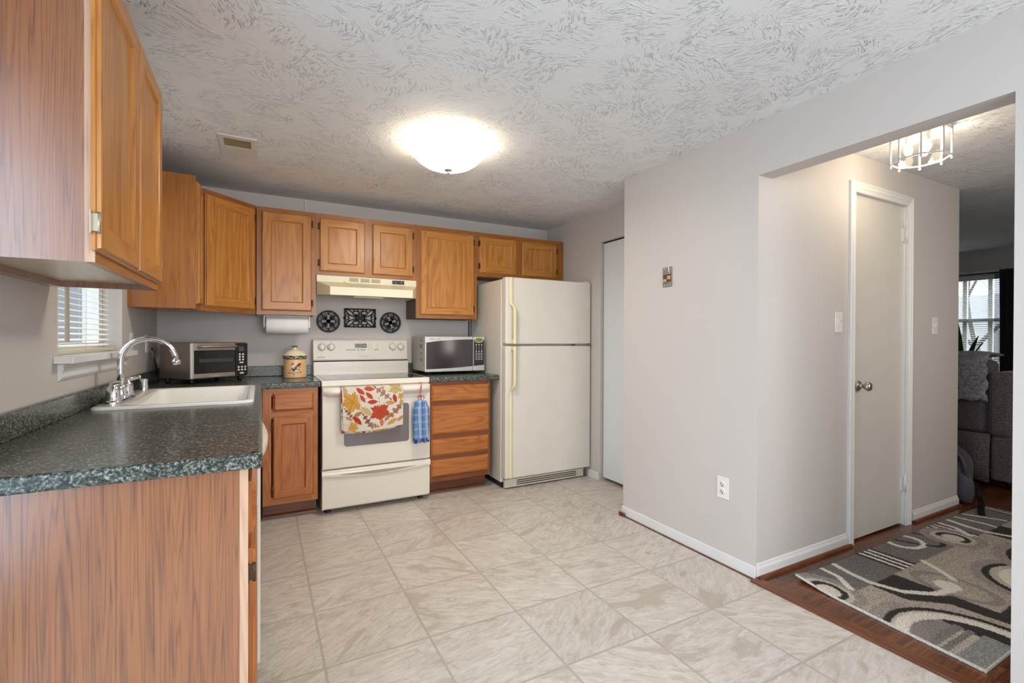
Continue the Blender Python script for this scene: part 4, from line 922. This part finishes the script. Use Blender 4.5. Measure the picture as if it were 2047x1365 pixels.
for x in (3.055, 3.080, 3.105): m.lathe([(.0022, 0), (0, -.001)], (x, yf-.0004, 1.668), 8, 'y')
part('badge_hole', m, BLACK, d_up)
part('door_hinge', MB().box(x1-.06, yf+.01, 1.700, x1-.01, yf+.09, 1.712), FRID, fr, .004)
part('middle_hinge', MB().box(x1-.05, yf-.002, 1.152, x1+.001, yf+.05, 1.164).box(x1-.16, yf+.004, 1.150, x1-.05, yf+.05, 1.166), GALV, fr)
gr_ = part('kick_grille', MB().box(x0+.012, yf+.030, .012, x1-.05, yf+.060, .078), plain('grille_beige', srgb(206, 198, 180), .5), fr, .003)
m = MB()
for k in range(3): m.box(x0+.12, yf+.0285, .026+k*.016, x1-.13, yf+.0305, .034+k*.016)
part('grille_slot', m, plain('slot_dark', srgb(70, 62, 54), .7), gr_)
part('base', MB().box(x0+.012, yf+.09, .0, x1-.012, -.06, .045), BLACK, fr)

# ------------------------------------------------------------------ ceiling lamp, vent
LX, LY = 1.572, -1.548
lp = thing('ceiling_light', 'lit bowl shaped frosted glass ceiling light in the kitchen', 'ceiling light', (LX, LY, ZC))
prof = [(.215, -.030), (.2145, -.040), (.200, -.064), (.172, -.093), (.135, -.118), (.095, -.134), (.05, -.143), (.018, -.145)]
m = MB(); m.lathe(prof, (LX, LY, ZC), 48) if False else m.grid([[(LX+r*math.cos(2*PI*k/48), LY+r*math.sin(2*PI*k/48), ZC+h) for k in range(48)] for r, h in prof], True, True, True)
part('glass_bowl', m, BOWL, lp)
part('ceiling_pan', MB().lathe([(.13, -.016), (.14, -.012), (.14, -.0005)], (LX, LY, ZC), 40), PLASW, lp)
m = MB().lathe([(.0, -.172), (.006, -.170), (.0085, -.164), (.006, -.158), (.012, -.154), (.021, -.149), (.022, -.146), (.016, -.143), (.004, -.143), (.004, -.02)], (LX, LY, ZC), 24); part('finial', m, NICKEL, lp)
def point(name, loc, power, color, r):
    l = bpy.data.lights.new(name, 'POINT'); l.energy = power; l.color = color; l.shadow_soft_size = r
    o = bpy.data.objects.new(name, l); COL.objects.link(o); o.location = loc; return o
point('kitchen_bulb', (LX, LY, ZC-.055), 5, (1.0, .93, .82), .03)
l = bpy.data.lights.new('bowl_glow', 'AREA'); l.shape = 'DISK'; l.size = .36; l.energy = 13; l.color = (1.0, .92, .80); l.spread = PI
o = bpy.data.objects.new('bowl_glow', l); COL.objects.link(o); o.location = (LX, LY, ZC-.178)
vt = thing('ceiling_vent', 'small white ceiling air vent with half open louvres', 'vent', (.525, -.945, ZC))
m = MB(); holed2 = [(.432, -1.105, .620, -1.063), (.432, -.945, .620, -.785), (.432, -1.063, .458, -.945), (.590, -1.063, .620, -.945)]
for a, b_, c, d in holed2: m.box(a, b_, ZC-.008, c, d, ZC-.0005)
part('faceplate', m, plain('vent_white', srgb(214, 213, 210), .5), vt, .002)
part('duct', MB().box(.458, -1.063, ZC-.0022, .590, -.945, ZC-.0006), plain('duct_brown', srgb(90, 74, 50), .7), vt)
m = MB()
for k in range(6): m.box(.458, -1.052+k*.019, ZC-.0065, .590, -1.045+k*.019, ZC-.0025)
part('louvre', m, plain('louvre_tan', srgb(160, 140, 100), .6), vt)

# ------------------------------------------------------------------ switches, outlets, wall bits
def plate(name, label, cat, c, ax, w=.074, h=.117, kind='switch', group=None):
    """wall plate; ax = outward direction (-y, -x or +x)"""
    rz = {'-y': 0, '-x': -PI/2, '+x': PI/2}[ax]
    p = thing(name, label, cat, c, rz, group)
    part('cover_plate', MB().box(-w/2, -.006, -h/2, w/2, -.0005, h/2), PLASW, p, .003, world=False)
    if kind == 'switch':
        m = MB().box(-.006, -.008, -.013, .006, -.005, .013); m.prism([(-.006, -.004), (-.020, .008), (-.020, .013), (-.006, .008)], 'x', -.004, .004); part('toggle', m, PLASW, p, world=False)
        m = MB()
        for z in (-.030, .030): m.lathe([(.003, 0), (0, -.001)], (0, -.006, z), 8, 'y')
        part('screw', m, NICKEL, p, world=False)
    else:
        for z in (-.020, .020):
            s_ = part('socket', MB().lathe([(.0165, 0), (.016, -.0022), (0, -.0024)], (0, -.006, z), 20, 'y'), PLASW, p, world=False)
            m = MB().box(-.008, -.0095, z-.002, -.0055, -.008, z+.008).box(.0055, -.0095, z-.002, .008, -.008, z+.006); m.lathe([(.0028, -.0082), (.0028, -.0095)], (0, 0, z-.009), 8, 'y'); part('slot', m, BLACK, s_, world=False)
    return p
plate('light_switch', 'white light switch on the hall wall just left of the white door', 'light switch', (3.567, YH, 1.308), '-y', group='light switches')
plate('light_switch', 'white light switch on the hall wall right of the white door', 'light switch', (4.755, YH, 1.307), '-y', group='light switches')
plate('wall_outlet', 'white double outlet low on the gray wall by the hall opening', 'outlet', (XJ, -2.357, .408), '-x', kind='outlet', group='outlets')
plate('light_switch', 'almond switch plate on the left wall next to the sink window', 'light switch', (0, -.760, 1.176), '+x', group='light switches')
plate('wall_outlet', 'almond outlet plate on the left wall near the corner behind the oven', 'outlet', (0, -.360, 1.169), '+x', kind='outlet', group='outlets')
jb = thing('junction_box', 'open metal switch box without a cover on the gray right wall', 'switch box', (XJ, -1.953, 1.590), -PI/2)
part('metal_strap', MB().box(-.037, -.005, -.060, .037, -.0005, .060), GALV, jb, .001, world=False)
m = MB().box(-.028, -.012, -.030, -.004, -.005, -.012).box(.004, -.012, -.016, .028, -.005, .006); part('terminal', m, COPPER, jb, .002, world=False)
part('wiring_core', MB().box(-.030, -.007, -.028, .030, -.005, .016), plain('old_bakelite', srgb(90, 60, 34), .6), jb, world=False)
m = MB()
for x, z in ((-.022, .050), (.000, .048), (.022, .050), (-.022, -.050), (0, -.050), (.020, -.050)): m.lathe([(.005, 0), (0, -.003)], (x, -.005, z), 8, 'y')
m.tube([(.018, -.006, .022), (.016, -.010, .040), (.018, -.012, .060)], .003, 6); part('screw', m, PLASW, jb, world=False)
solo('cable_cover', MB().box(.944, -.012, UT, .952, -.0005, ZC-.001), WHITE, 'thin white cable strip running up the wall above the cabinets', 'cable cover', (.948, 0, UT))
solo('fridge_cord', MB().tube([(2.362-.018, -.006, UB-.002), (2.344, -.006, 1.0)], .0045, 8), BLACK, 'black cord hanging down the wall beside the refrigerator', 'cord', (2.344, 0, 1.0))

# ------------------------------------------------------------------ hall: light, rug
HX, HY = 3.685, -2.885
hl = thing('ceiling_light', 'lit clear glass lantern ceiling light with white frame in the hall', 'ceiling light', (HX, HY, ZC))
part('ceiling_pan', MB().lathe([(.118, -.020), (.122, -.014), (.122, -.0005)], (HX, HY, ZC), 8, smooth=False, a0=PI/8), WHITE, hl)
m = MB(); R8 = .122
C8 = [(HX+R8*math.cos(PI/8+PI/4*k), HY+R8*math.sin(PI/8+PI/4*k)) for k in range(8)]
for k in range(8):
    (xa, ya), (xb, yb_) = C8[k], C8[(k+1) % 8]
    m.tube([(xa, ya, ZC-.012), (xa, ya, ZC-.165)], .005, 6)
    for z in (ZC-.024, ZC-.155): m.tube([(xa, ya, z), (xb, yb_, z)], .0045, 6)
    m.ball((xa, ya, ZC-.170), .0065, seg=8, rg=6); m.ball((xa, ya, ZC-.008), .0065, seg=8, rg=6)
part('frame', m, WHITE, hl)
for k in range(8):
    (xa, ya), (xb, yb_) = C8[k], C8[(k+1) % 8]; m = MB(); m.face([(xa, ya, ZC-.154), (xb, yb_, ZC-.154), (xb, yb_, ZC-.025), (xa, ya, ZC-.025)]); part('glass_pane', m, PANE, hl)
for dx, dy in ((.045, 0), (-.03, .04), (-.03, -.04)):
    s_ = part('socket', MB().lathe([(.014, 0), (.014, -.055)][::-1], (HX+dx, HY+dy, ZC-.016), 12), PLASW, hl); part('bulb', MB().ball((HX+dx, HY+dy, ZC-.098), .019, 1, 1, 1.5), BULB, s_)
point('hall_bulb', (HX, HY, ZC-.135), 6.5, (1.0, .84, .64), .06)

def paint_rug(X, Y):
    C = np.tile(np.array(srgb(176, 166, 150)), X.shape+(1,)).astype(float)
    g_d, g_m, g_l, blk, wht = (104, 99, 97), (128, 121, 116), (188, 180, 164), (40, 36, 32), (220, 214, 200)
    jit = RNG.normal(0, .0022, X.shape); x = X+jit; y = Y+RNG.normal(0, .0022, X.shape)
    tex = RNG.uniform(0, 1, X.shape)
    def fill(M, c, sp=None, a=.30):
        mixc(C, M, c)
        if sp: mixc(C, M & (tex < a), sp)
    fill(np.ones_like(X, bool), (178, 168, 152), (128, 118, 108), .28)
    P = .80
    for b in range(-1, 4):
        o = b*P
        xx = x-o
        left = (y > -2.861)
        fill(left & (xx > 3.12) & (xx < 3.92), g_d, (140, 132, 126), .22)
        # five stripes in the left column
        for k, c in enumerate((blk, wht, blk, wht, blk, wht, blk)):
            w = .16/7; fill(left & (xx > 3.578+k*w) & (xx < 3.578+(k+1)*w), c)
    seg = lambda M: M
    def band(pts, w, c, sp=None):
        M = np.zeros(X.shape, bool)
        for (ax_, ay), (bx_, by) in zip(pts[:-1], pts[1:]):
            dx, dy = bx_-ax_, by-ay; t_ = np.clip(((x-ax_)*dx+(y-ay)*dy)/(dx*dx+dy*dy+1e-9), 0, 1); M |= np.hypot(x-ax_-t_*dx, y-ay-t_*dy) < w/2
        fill(M, c, sp)
    for o in (0.0, 1.36):
        q = lambda L: [(a+o, b) for a, b in L]
        # black fields
        fill(inpoly(x, y, q([(3.255, -2.862), (3.50, -2.861), (3.50, -3.045), (3.45, -3.07), (3.50, -3.085), (3.505, -3.255), (3.66, -3.25), (3.66, -3.38), (3.44, -3.38), (3.40, -3.12), (3.26, -3.01)])), blk, (58, 54, 48), .2)
        # beige fill with the grey loop
        for cx_, cy_, rx_, ry_, w in ((3.615, -3.062, .105, .155, .02),):
            r = np.hypot((x-cx_-o)/rx_, (y-cy_)/ry_); fill((np.abs(r-1) < .13) & ((x-o) > 3.49), g_m, (160, 150, 140), .3)
        band(q([(3.325, -2.66), (3.293, -2.762), (3.284, -2.852), (3.330, -2.964), (3.446, -3.046), (3.56, -3.068), (3.60, -3.045)]), .034, wht)
        r = np.hypot(x-3.60-o, (y+3.04)*1.0); fill(r < .052, wht)
        band(q([(3.812, -2.86), (3.757, -2.955), (3.700, -3.03)]), .028, wht)
        # big ring low
        for cx_, cy_, r_ in ((3.07+o, -3.335, .315),):
            r = np.hypot(x-cx_, y-cy_); ok = y < -2.9
            fill(ok & (r < r_+.055) & (x < cx_+.12), g_m, (176, 166, 152), .35); fill(ok & (r < r_+.032) & (x >= cx_+.12), (178, 168, 152), (128, 120, 110), .3)
            fill(ok & (r < r_), blk); fill(ok & (r < r_-.028), (178, 168, 152), (206, 198, 182), .4); fill(ok & (r < r_-.042), wht, (200, 192, 176), .15)
            fill(ok & (r < r_-.092), g_l, (140, 132, 122), .28); fill(ok & (r < r_-.092) & (y > cy_+.115), g_m, (150, 140, 132), .3)
            fill(ok & (r < r_-.085) & (x > cx_+.13), blk, (60, 56, 50), .15)
            fill(ok & (x < cx_+.15) & (x > cx_-.25) & (np.abs(y-cy_-.125) < .016) & (r < r_-.09), g_m, (100, 94, 90), .3); fill(ok & (x < cx_+.15) & (x > cx_-.25) & (np.abs(y-cy_-.085) < .012), g_m, (100, 94, 90), .3)
            fill((x < cx_+.16) & (x > cx_-.3) & (y < cy_+.05), g_m, (150, 156, 156), .45)
        # second ring
        for cx_, cy_, r_ in ((4.03+o, -3.285, .245),):
            r = np.hypot(x-cx_, y-cy_)
            fill(r < r_+.045, g_m, (170, 160, 148), .4); fill(r < r_, blk); fill(r < r_-.028, (176, 166, 150), (206, 198, 182), .3); fill(r < r_-.06, wht); fill(r < r_-.11, g_m, (110, 104, 100), .35)
        # loops on the left column
        for cx_, cy_, rx_, ry_, w, c in ((4.02+o, -2.690, .105, .085, .24, wht), (4.145+o, -2.715, .085, .108, .20, blk)):
            r = np.hypot((x-cx_)/rx_, (y-cy_)/ry_); fill((np.abs(r-1) < w*.62) & (y > -2.86) & ~((c == blk) & (np.hypot((x-4.02-o)/.105, (y+2.69)/.085) < 1.1)), c)
        band(q([(4.00, -2.66), (4.045, -2.742)]), .022, blk)
        # near corner piece
        r = np.hypot(x-2.99-o, y+2.80)
        fill((r < .155) & (y > -2.95), g_m, (170, 160, 146), .35); fill((r < .105), (196, 188, 172), (150, 142, 130), .3); fill((np.abs(r-.066) < .014) & (x > 2.95+o), blk); fill(r < .05, (206, 200, 186), (170, 162, 150), .3)
        band(q([(3.205, -2.66), (3.196, -2.74), (3.12, -2.835)]), .030, wht)
        band(q([(4.80, -2.66), (4.815, -2.815), (4.775, -2.95), (4.70, -3.1)]), .024, wht) if o == 0 else None
        band(q([(4.92, -2.66), (4.97, -2.76), (5.01, -2.84)]), .022, wht) if o == 0 else None
    edge = np.minimum.reduce([X-RX0, RX1-X, Y-RY0, RY1-Y+.006]); fill(edge < .006, (206, 202, 190))
    return C
RX0, RX1, RY0, RY1 = 2.962, 5.26, -3.375, -2.648
m = MB(); nx, ny = 640, 210
U, V = np.meshgrid(np.linspace(RX0, RX1, nx), np.linspace(RY0, RY1, ny)); C = paint_rug(U, V)
sk_ = np.clip((RX0+.5-U)/.5, 0, 1); Ux = U+(V-RY0)/(RY1-RY0)*.055*sk_
lift = .020*np.clip(1-np.hypot(U-RX0, V-RY1)/.22, 0, 1)**1.5
Z_ = .011+lift+RNG.uniform(0, .0012, U.shape)
top = np.stack([Ux, V, Z_], -1).reshape(-1, 3); m.v = [tuple(p) for p in top.tolist()]
idx = np.arange(nx*ny).reshape(ny, nx); q = np.stack([idx[:-1, :-1], idx[:-1, 1:], idx[1:, 1:], idx[1:, :-1]], -1).reshape(-1, 4); m.f = q.tolist()
ring = list(idx[0, :])+list(idx[1:, -1])+list(idx[-1, -2::-1])+list(idx[-2:0:-1, 0]); base = len(m.v); cl = C.reshape(-1, 4)
m.v += [(m.v[i][0], m.v[i][1], max(.0008, m.v[i][2]-.0105)) for i in ring]; cl = np.vstack([cl, cl[ring]])
n_ = len(ring); m.f += [[ring[(k+1) % n_], ring[k], base+k, base+(k+1) % n_] for k in range(n_)]
m.uv = [[(0, 0)]*len(f) for f in m.f]; m.mi = [0]*len(m.f); m.sm = [True]*len(m.f); m.col = cl
m.v = [(float(a), float(b_), float(c)) for a, b_, c in m.v]; m.f = [[int(i) for i in f] for f in m.f]
solo('runner_rug', m, RUGM, 'gray black and cream runner rug with rings and stripes on the hall floor', 'rug', (4.1, -3.0, 0))

# ------------------------------------------------------------------ living room beyond
sf = thing('sofa', 'gray woven fabric sofa seen from behind beyond the hall', 'sofa', (6.3, -1.6, 0))
def soft(m, x0, y0, z0, x1, y1, z1): m.box(x0, y0, z0, x1, y1, z1); return m
part('backrest', soft(MB(), 5.90, -2.480, .44, 6.16, -.55, 1.045), SOFA, sf, .05, seg=4)
part('arm', soft(MB(), 5.87, -2.640, .43, 6.86, -2.485, .955), SOFA, sf, .045, seg=4)
part('arm', soft(MB(), 5.87, -.545, .43, 6.86, -.40, .955), SOFA, sf, .045, seg=4)
m = MB(); rows = []
for k in range(21):
    s_ = k/20; y = -2.497+1.95*s_; bul = .030*math.exp(-((s_-.05)/.05)**2); rows.append([(5.895-.008*math.sin(s_*14), y, .445), (5.89-bul*.5, y, .33), (5.885-bul, y, .20), (5.89-bul*1.3, y, .075+.025*math.exp(-((s_-.0)/.05)**2)*-1+.03*s_)])
m.grid(rows, False, True, True); thick(part('skirt', m, SOFA, sf), .006)
part('lower_side', soft(MB(), 5.885, -2.632, .075, 6.84, -2.503, .43), SOFA, sf, .02)
part('seat', soft(MB(), 5.95, -2.48, .12, 6.88, -.55, .46), SOFA, sf, .04, seg=3)
for x, y in ((6.0, -2.58), (6.8, -2.58), (6.0, -.47), (6.8, -.47)): part('leg', MB().lathe([(.018, 0), (.024, .12)], (x, y, 0), 12), BLACK, sf)
m = MB(); rows = []
for k in range(40):
    y = -2.468+1.2*k/39; j = .010*math.sin(k*1.7)+.008*math.sin(k*.63); c = .016*(1 if (k//4) % 2 else -.2)
    sw_ = .02*math.exp(-k/4.0); row = []
    for q_ in range(26):
        s_ = q_/25
        if s_ < .62: z = .705+j*1.2+(1.065-.705)*s_/.62; x = 5.885-.016-.010*math.sin(s_*18+(k//4))*1.0-c*.35
        else: a_ = (s_-.62)/.38; x = 5.869+.33*a_; z = 1.075+.030*math.sin(PI*a_)+.008*math.sin(k*.9+a_*8)
        row.append((x, y-sw_*(1 if q_ % 5 < 3 else .4), z))
    rows.append(row)
m.grid(rows, False, True, True); thick(solo('throw_blanket', m, THROW, 'plush gray throw blanket hanging over the sofa back', 'blanket', (5.88, -2.0, .70)), .014)
# backpack by the wall end
bp = thing('backpack', 'dark backpack on the floor leaning behind the hall wall end', 'backpack', (5.27, -2.40, 0))
m = MB(); rows = []
for k in range(15):
    s_ = k/14; z = .003+.43*s_; w_ = .5+.5*min(1, s_*8)**.5; w_ *= (1-max(0, (s_-.6)/.4)**2*.75); row = []
    for q_ in range(28):
        t_ = 2*PI*q_/28; e_ = lambda v_: math.copysign(abs(v_)**.55, v_); row.append((5.285+.035*s_+.125*w_*e_(math.cos(t_)), -2.405+.165*w_*e_(math.sin(t_)), z))
    rows.append(row)
m.grid(rows, True, True); m.addf([k for k in range(28)][::-1]); m.addf([14*28+k for k in range(28)]); part('main_bag', m, BAG, bp)
m = MB(); rows = []
for k in range(11):
    s_ = k/10; z = .02+.21*s_; w_ = math.sin(PI*(.15+.75*s_))**.4; rows.append([(5.225+.06*w_*math.cos(t_)*.6, -2.50+.075*w_*math.sin(t_)-.045, z) for t_ in [2*PI*q_/20 for q_ in range(20)]])
m.grid(rows, True, True); m.addf(list(range(20))[::-1]); m.addf([200+k for k in range(20)]); part('front_pocket', m, BAG, bp)
m = MB()
for dx, dz in ((0, 0), (.022, -.03)): m.tube([(5.215+dx, -2.44, .425+dz), (5.205+dx, -2.50, .40+dz), (5.20+dx, -2.555, .34+dz), (5.205+dx, -2.575, .26+dz), (5.215+dx, -2.572, .20+dz)], .011, 8)
part('shoulder_strap', m, BAG, bp)
part('buckle', MB().box(5.205, -2.592, .185, 5.245, -2.565, .215), BLACK, bp, .004)
m = MB(); P_ = [(5.32, -2.58, .16), (5.30, -2.62, .06), (5.22, -2.66, .020), (5.10, -2.69, .020), (4.98, -2.735, .020)]
rows = [[(x-.0, y-.018, z), (x, y+.018, z), (x, y+.018, z+.004), (x, y-.018, z+.004)] for x, y, z in P_]
m.grid(rows, True, False); part('loose_strap', m, BLACK, bp)
# planter with snake plant
sp_ = thing('snake_plant', 'tall snake plant with pointed leaves in front of the living room window', 'plant', (7.55, -1.75, 0))
part('planter', MB().lathe([(.09, 0), (.11, .02), (.135, .78), (.14, .80), (.12, .80), (.118, .76), (0, .76)], (7.55, -1.75, 0), 28), POT, sp_)
for (dx, dy, h, lean, az, w_) in ((0, -.02, .76, .10, 1.0, .034), (.02, .05, .60, .20, 2.4, .036), (-.03, -.05, .42, .16, 4.4, .034), (.04, -.03, .50, .12, 5.6, .032), (-.02, .02, .55, .14, 3.4, .034)):
    m = MB(); rows = []
    for k in range(13):
        s_ = k/12; w2 = w_*(.55+.8*s_)*(1-s_**3.0)+.0005 if s_ < 1 else .0005; tw_ = az+.6*s_; cx_, cy_ = 7.55+dx+lean*s_*s_*math.cos(az), -1.75+dy+lean*s_*s_*math.sin(az)
        ca, sa = math.cos(tw_+PI/2), math.sin(tw_+PI/2); rows.append([(cx_-w2*ca, cy_-w2*sa, .76+h*s_), (cx_+.010*math.cos(tw_), cy_+.010*math.sin(tw_), .76+h*s_), (cx_+w2*ca, cy_+w2*sa, .76+h*s_)])
    m.grid(rows, False, True); thick(part('leaf', m, LEAF, sp_), .004)
# living room window, blind, curtain, rod
w3 = framed('window_3', 'x', XF+.075, FY0+.002, FY1-.002, .722, 1.998, .05, bar=.04, cols=6, rows=1)
m = MB().box(XF-.012, FY0-.05, .66, XF-.0005, FY0, 2.055).box(XF-.012, FY1, .66, XF-.0005, FY1+.05, 2.055).box(XF-.012, FY0, 2.0, XF-.0005, FY1, 2.055).box(XF-.03, FY0-.05, .70, XF+.04, FY1+.05, .722).box(XF+.035, FY0+.03, 1.44, XF+.10, FY1-.03, 1.475).box(XF+.035, FY0+.03, 1.035, XF+.10, FY1-.03, 1.065)
struct('casing', m, WHITE, w3)
b = thing('window_blind', 'white slatted blind lowered over the living room window behind the sofa', 'blind', (XF+.03, -1.25, .74), group='window blinds')
m = MB()
for k in range(45):
    z = .775+k*.0262; a, c = XF+.018, XF+.038
    m.face([(a, FY1-.012, z-.004), (a, FY0+.012, z-.004), (c, FY0+.012, z+.004), (c, FY1-.012, z+.004)])
part('slats', m, SLAT, b); part('head_rail', MB().box(XF+.008, FY0+.008, 1.945, XF+.045, FY1-.008, 1.996), PLASW, b); part('bottom_rail', MB().box(XF+.015, FY0+.012, .745, XF+.04, FY1-.012, .762), PLASW, b)
rd = thing('curtain_rod', 'thin black curtain rod above the living room window', 'curtain rod', (XF-.06, -1.3, 2.01))
part('rod', MB().tube([(XF-.06, -1.832, 2.012), (XF-.06, -.3, 2.012)], .009, 10), BLACK, rd)
m = MB()
for y in (-1.0, -.42): m.box(XF-.066, y-.006, 1.998, XF-.0005, y+.006, 2.004).box(XF-.006, y-.012, 1.975, XF-.0005, y+.012, 2.03)
part('bracket', m, BLACK, rd)
cu = thing('curtain', 'dark curtain gathered at the right side of the living room window', 'curtain', (XF-.06, -2.0, .05))
def drape(y0, y1, n, amp, x, z0, z1, ph=0):
    m = MB(); rows = []
    for a in range(12):
        s_ = a/11; rows.append([(x+amp*math.sin(ph+k*1.05)*(0.6+.4*s_), y0+(y1-y0)*k/n+.006*math.sin(s_*5+k), z1+(z0-z1)*s_) for k in range(n+1)])
    m.grid(rows, False, True); return m
thick(part('drape', drape(-2.26, -1.845, 40, .028, XF-.062, .05, 2.045), CURT, cu), .003)
part('sheer_panel', drape(-1.86, -1.80, 10, .008, XF-.085, .06, 1.995, 1.0), SHEER, cu)

# ------------------------------------------------------------------ outside the windows
struct('ground', MB().box(-12, -14, -.35, -.14, 12, -.30).box(8.51, -14, -.35, 26, 10, -.30), LAWN)
nb = thing('neighbour_house', 'pale sided neighbouring house outside the sink window', 'house', (-4.0, 5.0, -.3))
part('wall', MB().box(-8, 5.0, -.3, -.6, 8.0, 5.0), SIDING, nb)
for x in (-1.95, -3.6, -5.2): f_ = part('window', MB().box(x-.36, 4.95, .5, x+.36, 5.0, 2.6), WHITE, nb); part('pane', MB().box(x-.28, 4.94, .58, x+.28, 4.95, 2.52), SHUT, f_)
nb = thing('neighbour_house', 'pale house with shuttered windows across the street outside the living room', 'house', (20, 2, -.3))
part('wall', MB().box(20, -6, -.3, 23, 9, 2.6), SIDING, nb)
for y in (-1.0, 1.2, 3.4, 5.6): f_ = part('window', MB().box(19.95, y-.45, .5, 20, y+.45, 1.6), WHITE, nb); part('pane', MB().box(19.94, y-.37, .58, 19.95, y+.37, 1.52), SHUT, f_)
tr = thing('street_tree', 'bare branched tree with some red leaves outside the living room window', 'tree', (12.0, -.6, -.3))
m = MB().tube([(12, -.6, -.3), (12, -.55, .6), (12.0, -.45, 1.1)], [.09, .07, .06], 10); rl = MB(); random.seed(3)
def branch(p, d, l, r, n):
    e_ = Vector(p)+Vector(d)*l; mid = (Vector(p)+e_)/2+Vector((0, random.uniform(-.05, .05), .04)); m.tube([p, mid, e_], [r, r*.85, r*.6], 7)
    if n == 0:
        for _ in range(5): rl.ball(e_+Vector((random.uniform(-.1, .1), random.uniform(-.25, .25), random.uniform(-.15, .2))), random.uniform(.03, .06), 1, 1, .5, 6, 4)
        return
    for k in range(3):
        dd = (Vector(d)+Vector((random.uniform(-.3, .3), random.uniform(-.8, .8), random.uniform(-.1, .4)))).normalized(); branch(e_, dd, l*.72, r*.6, n-1)
for dy in (-.7, .1, .9): branch(Vector((12, -.45, 1.1)), Vector((0, dy, .8)).normalized(), .9, .035, 3)
part('trunk', m, BARK, tr); part('foliage', rl, REDLEAF, tr)
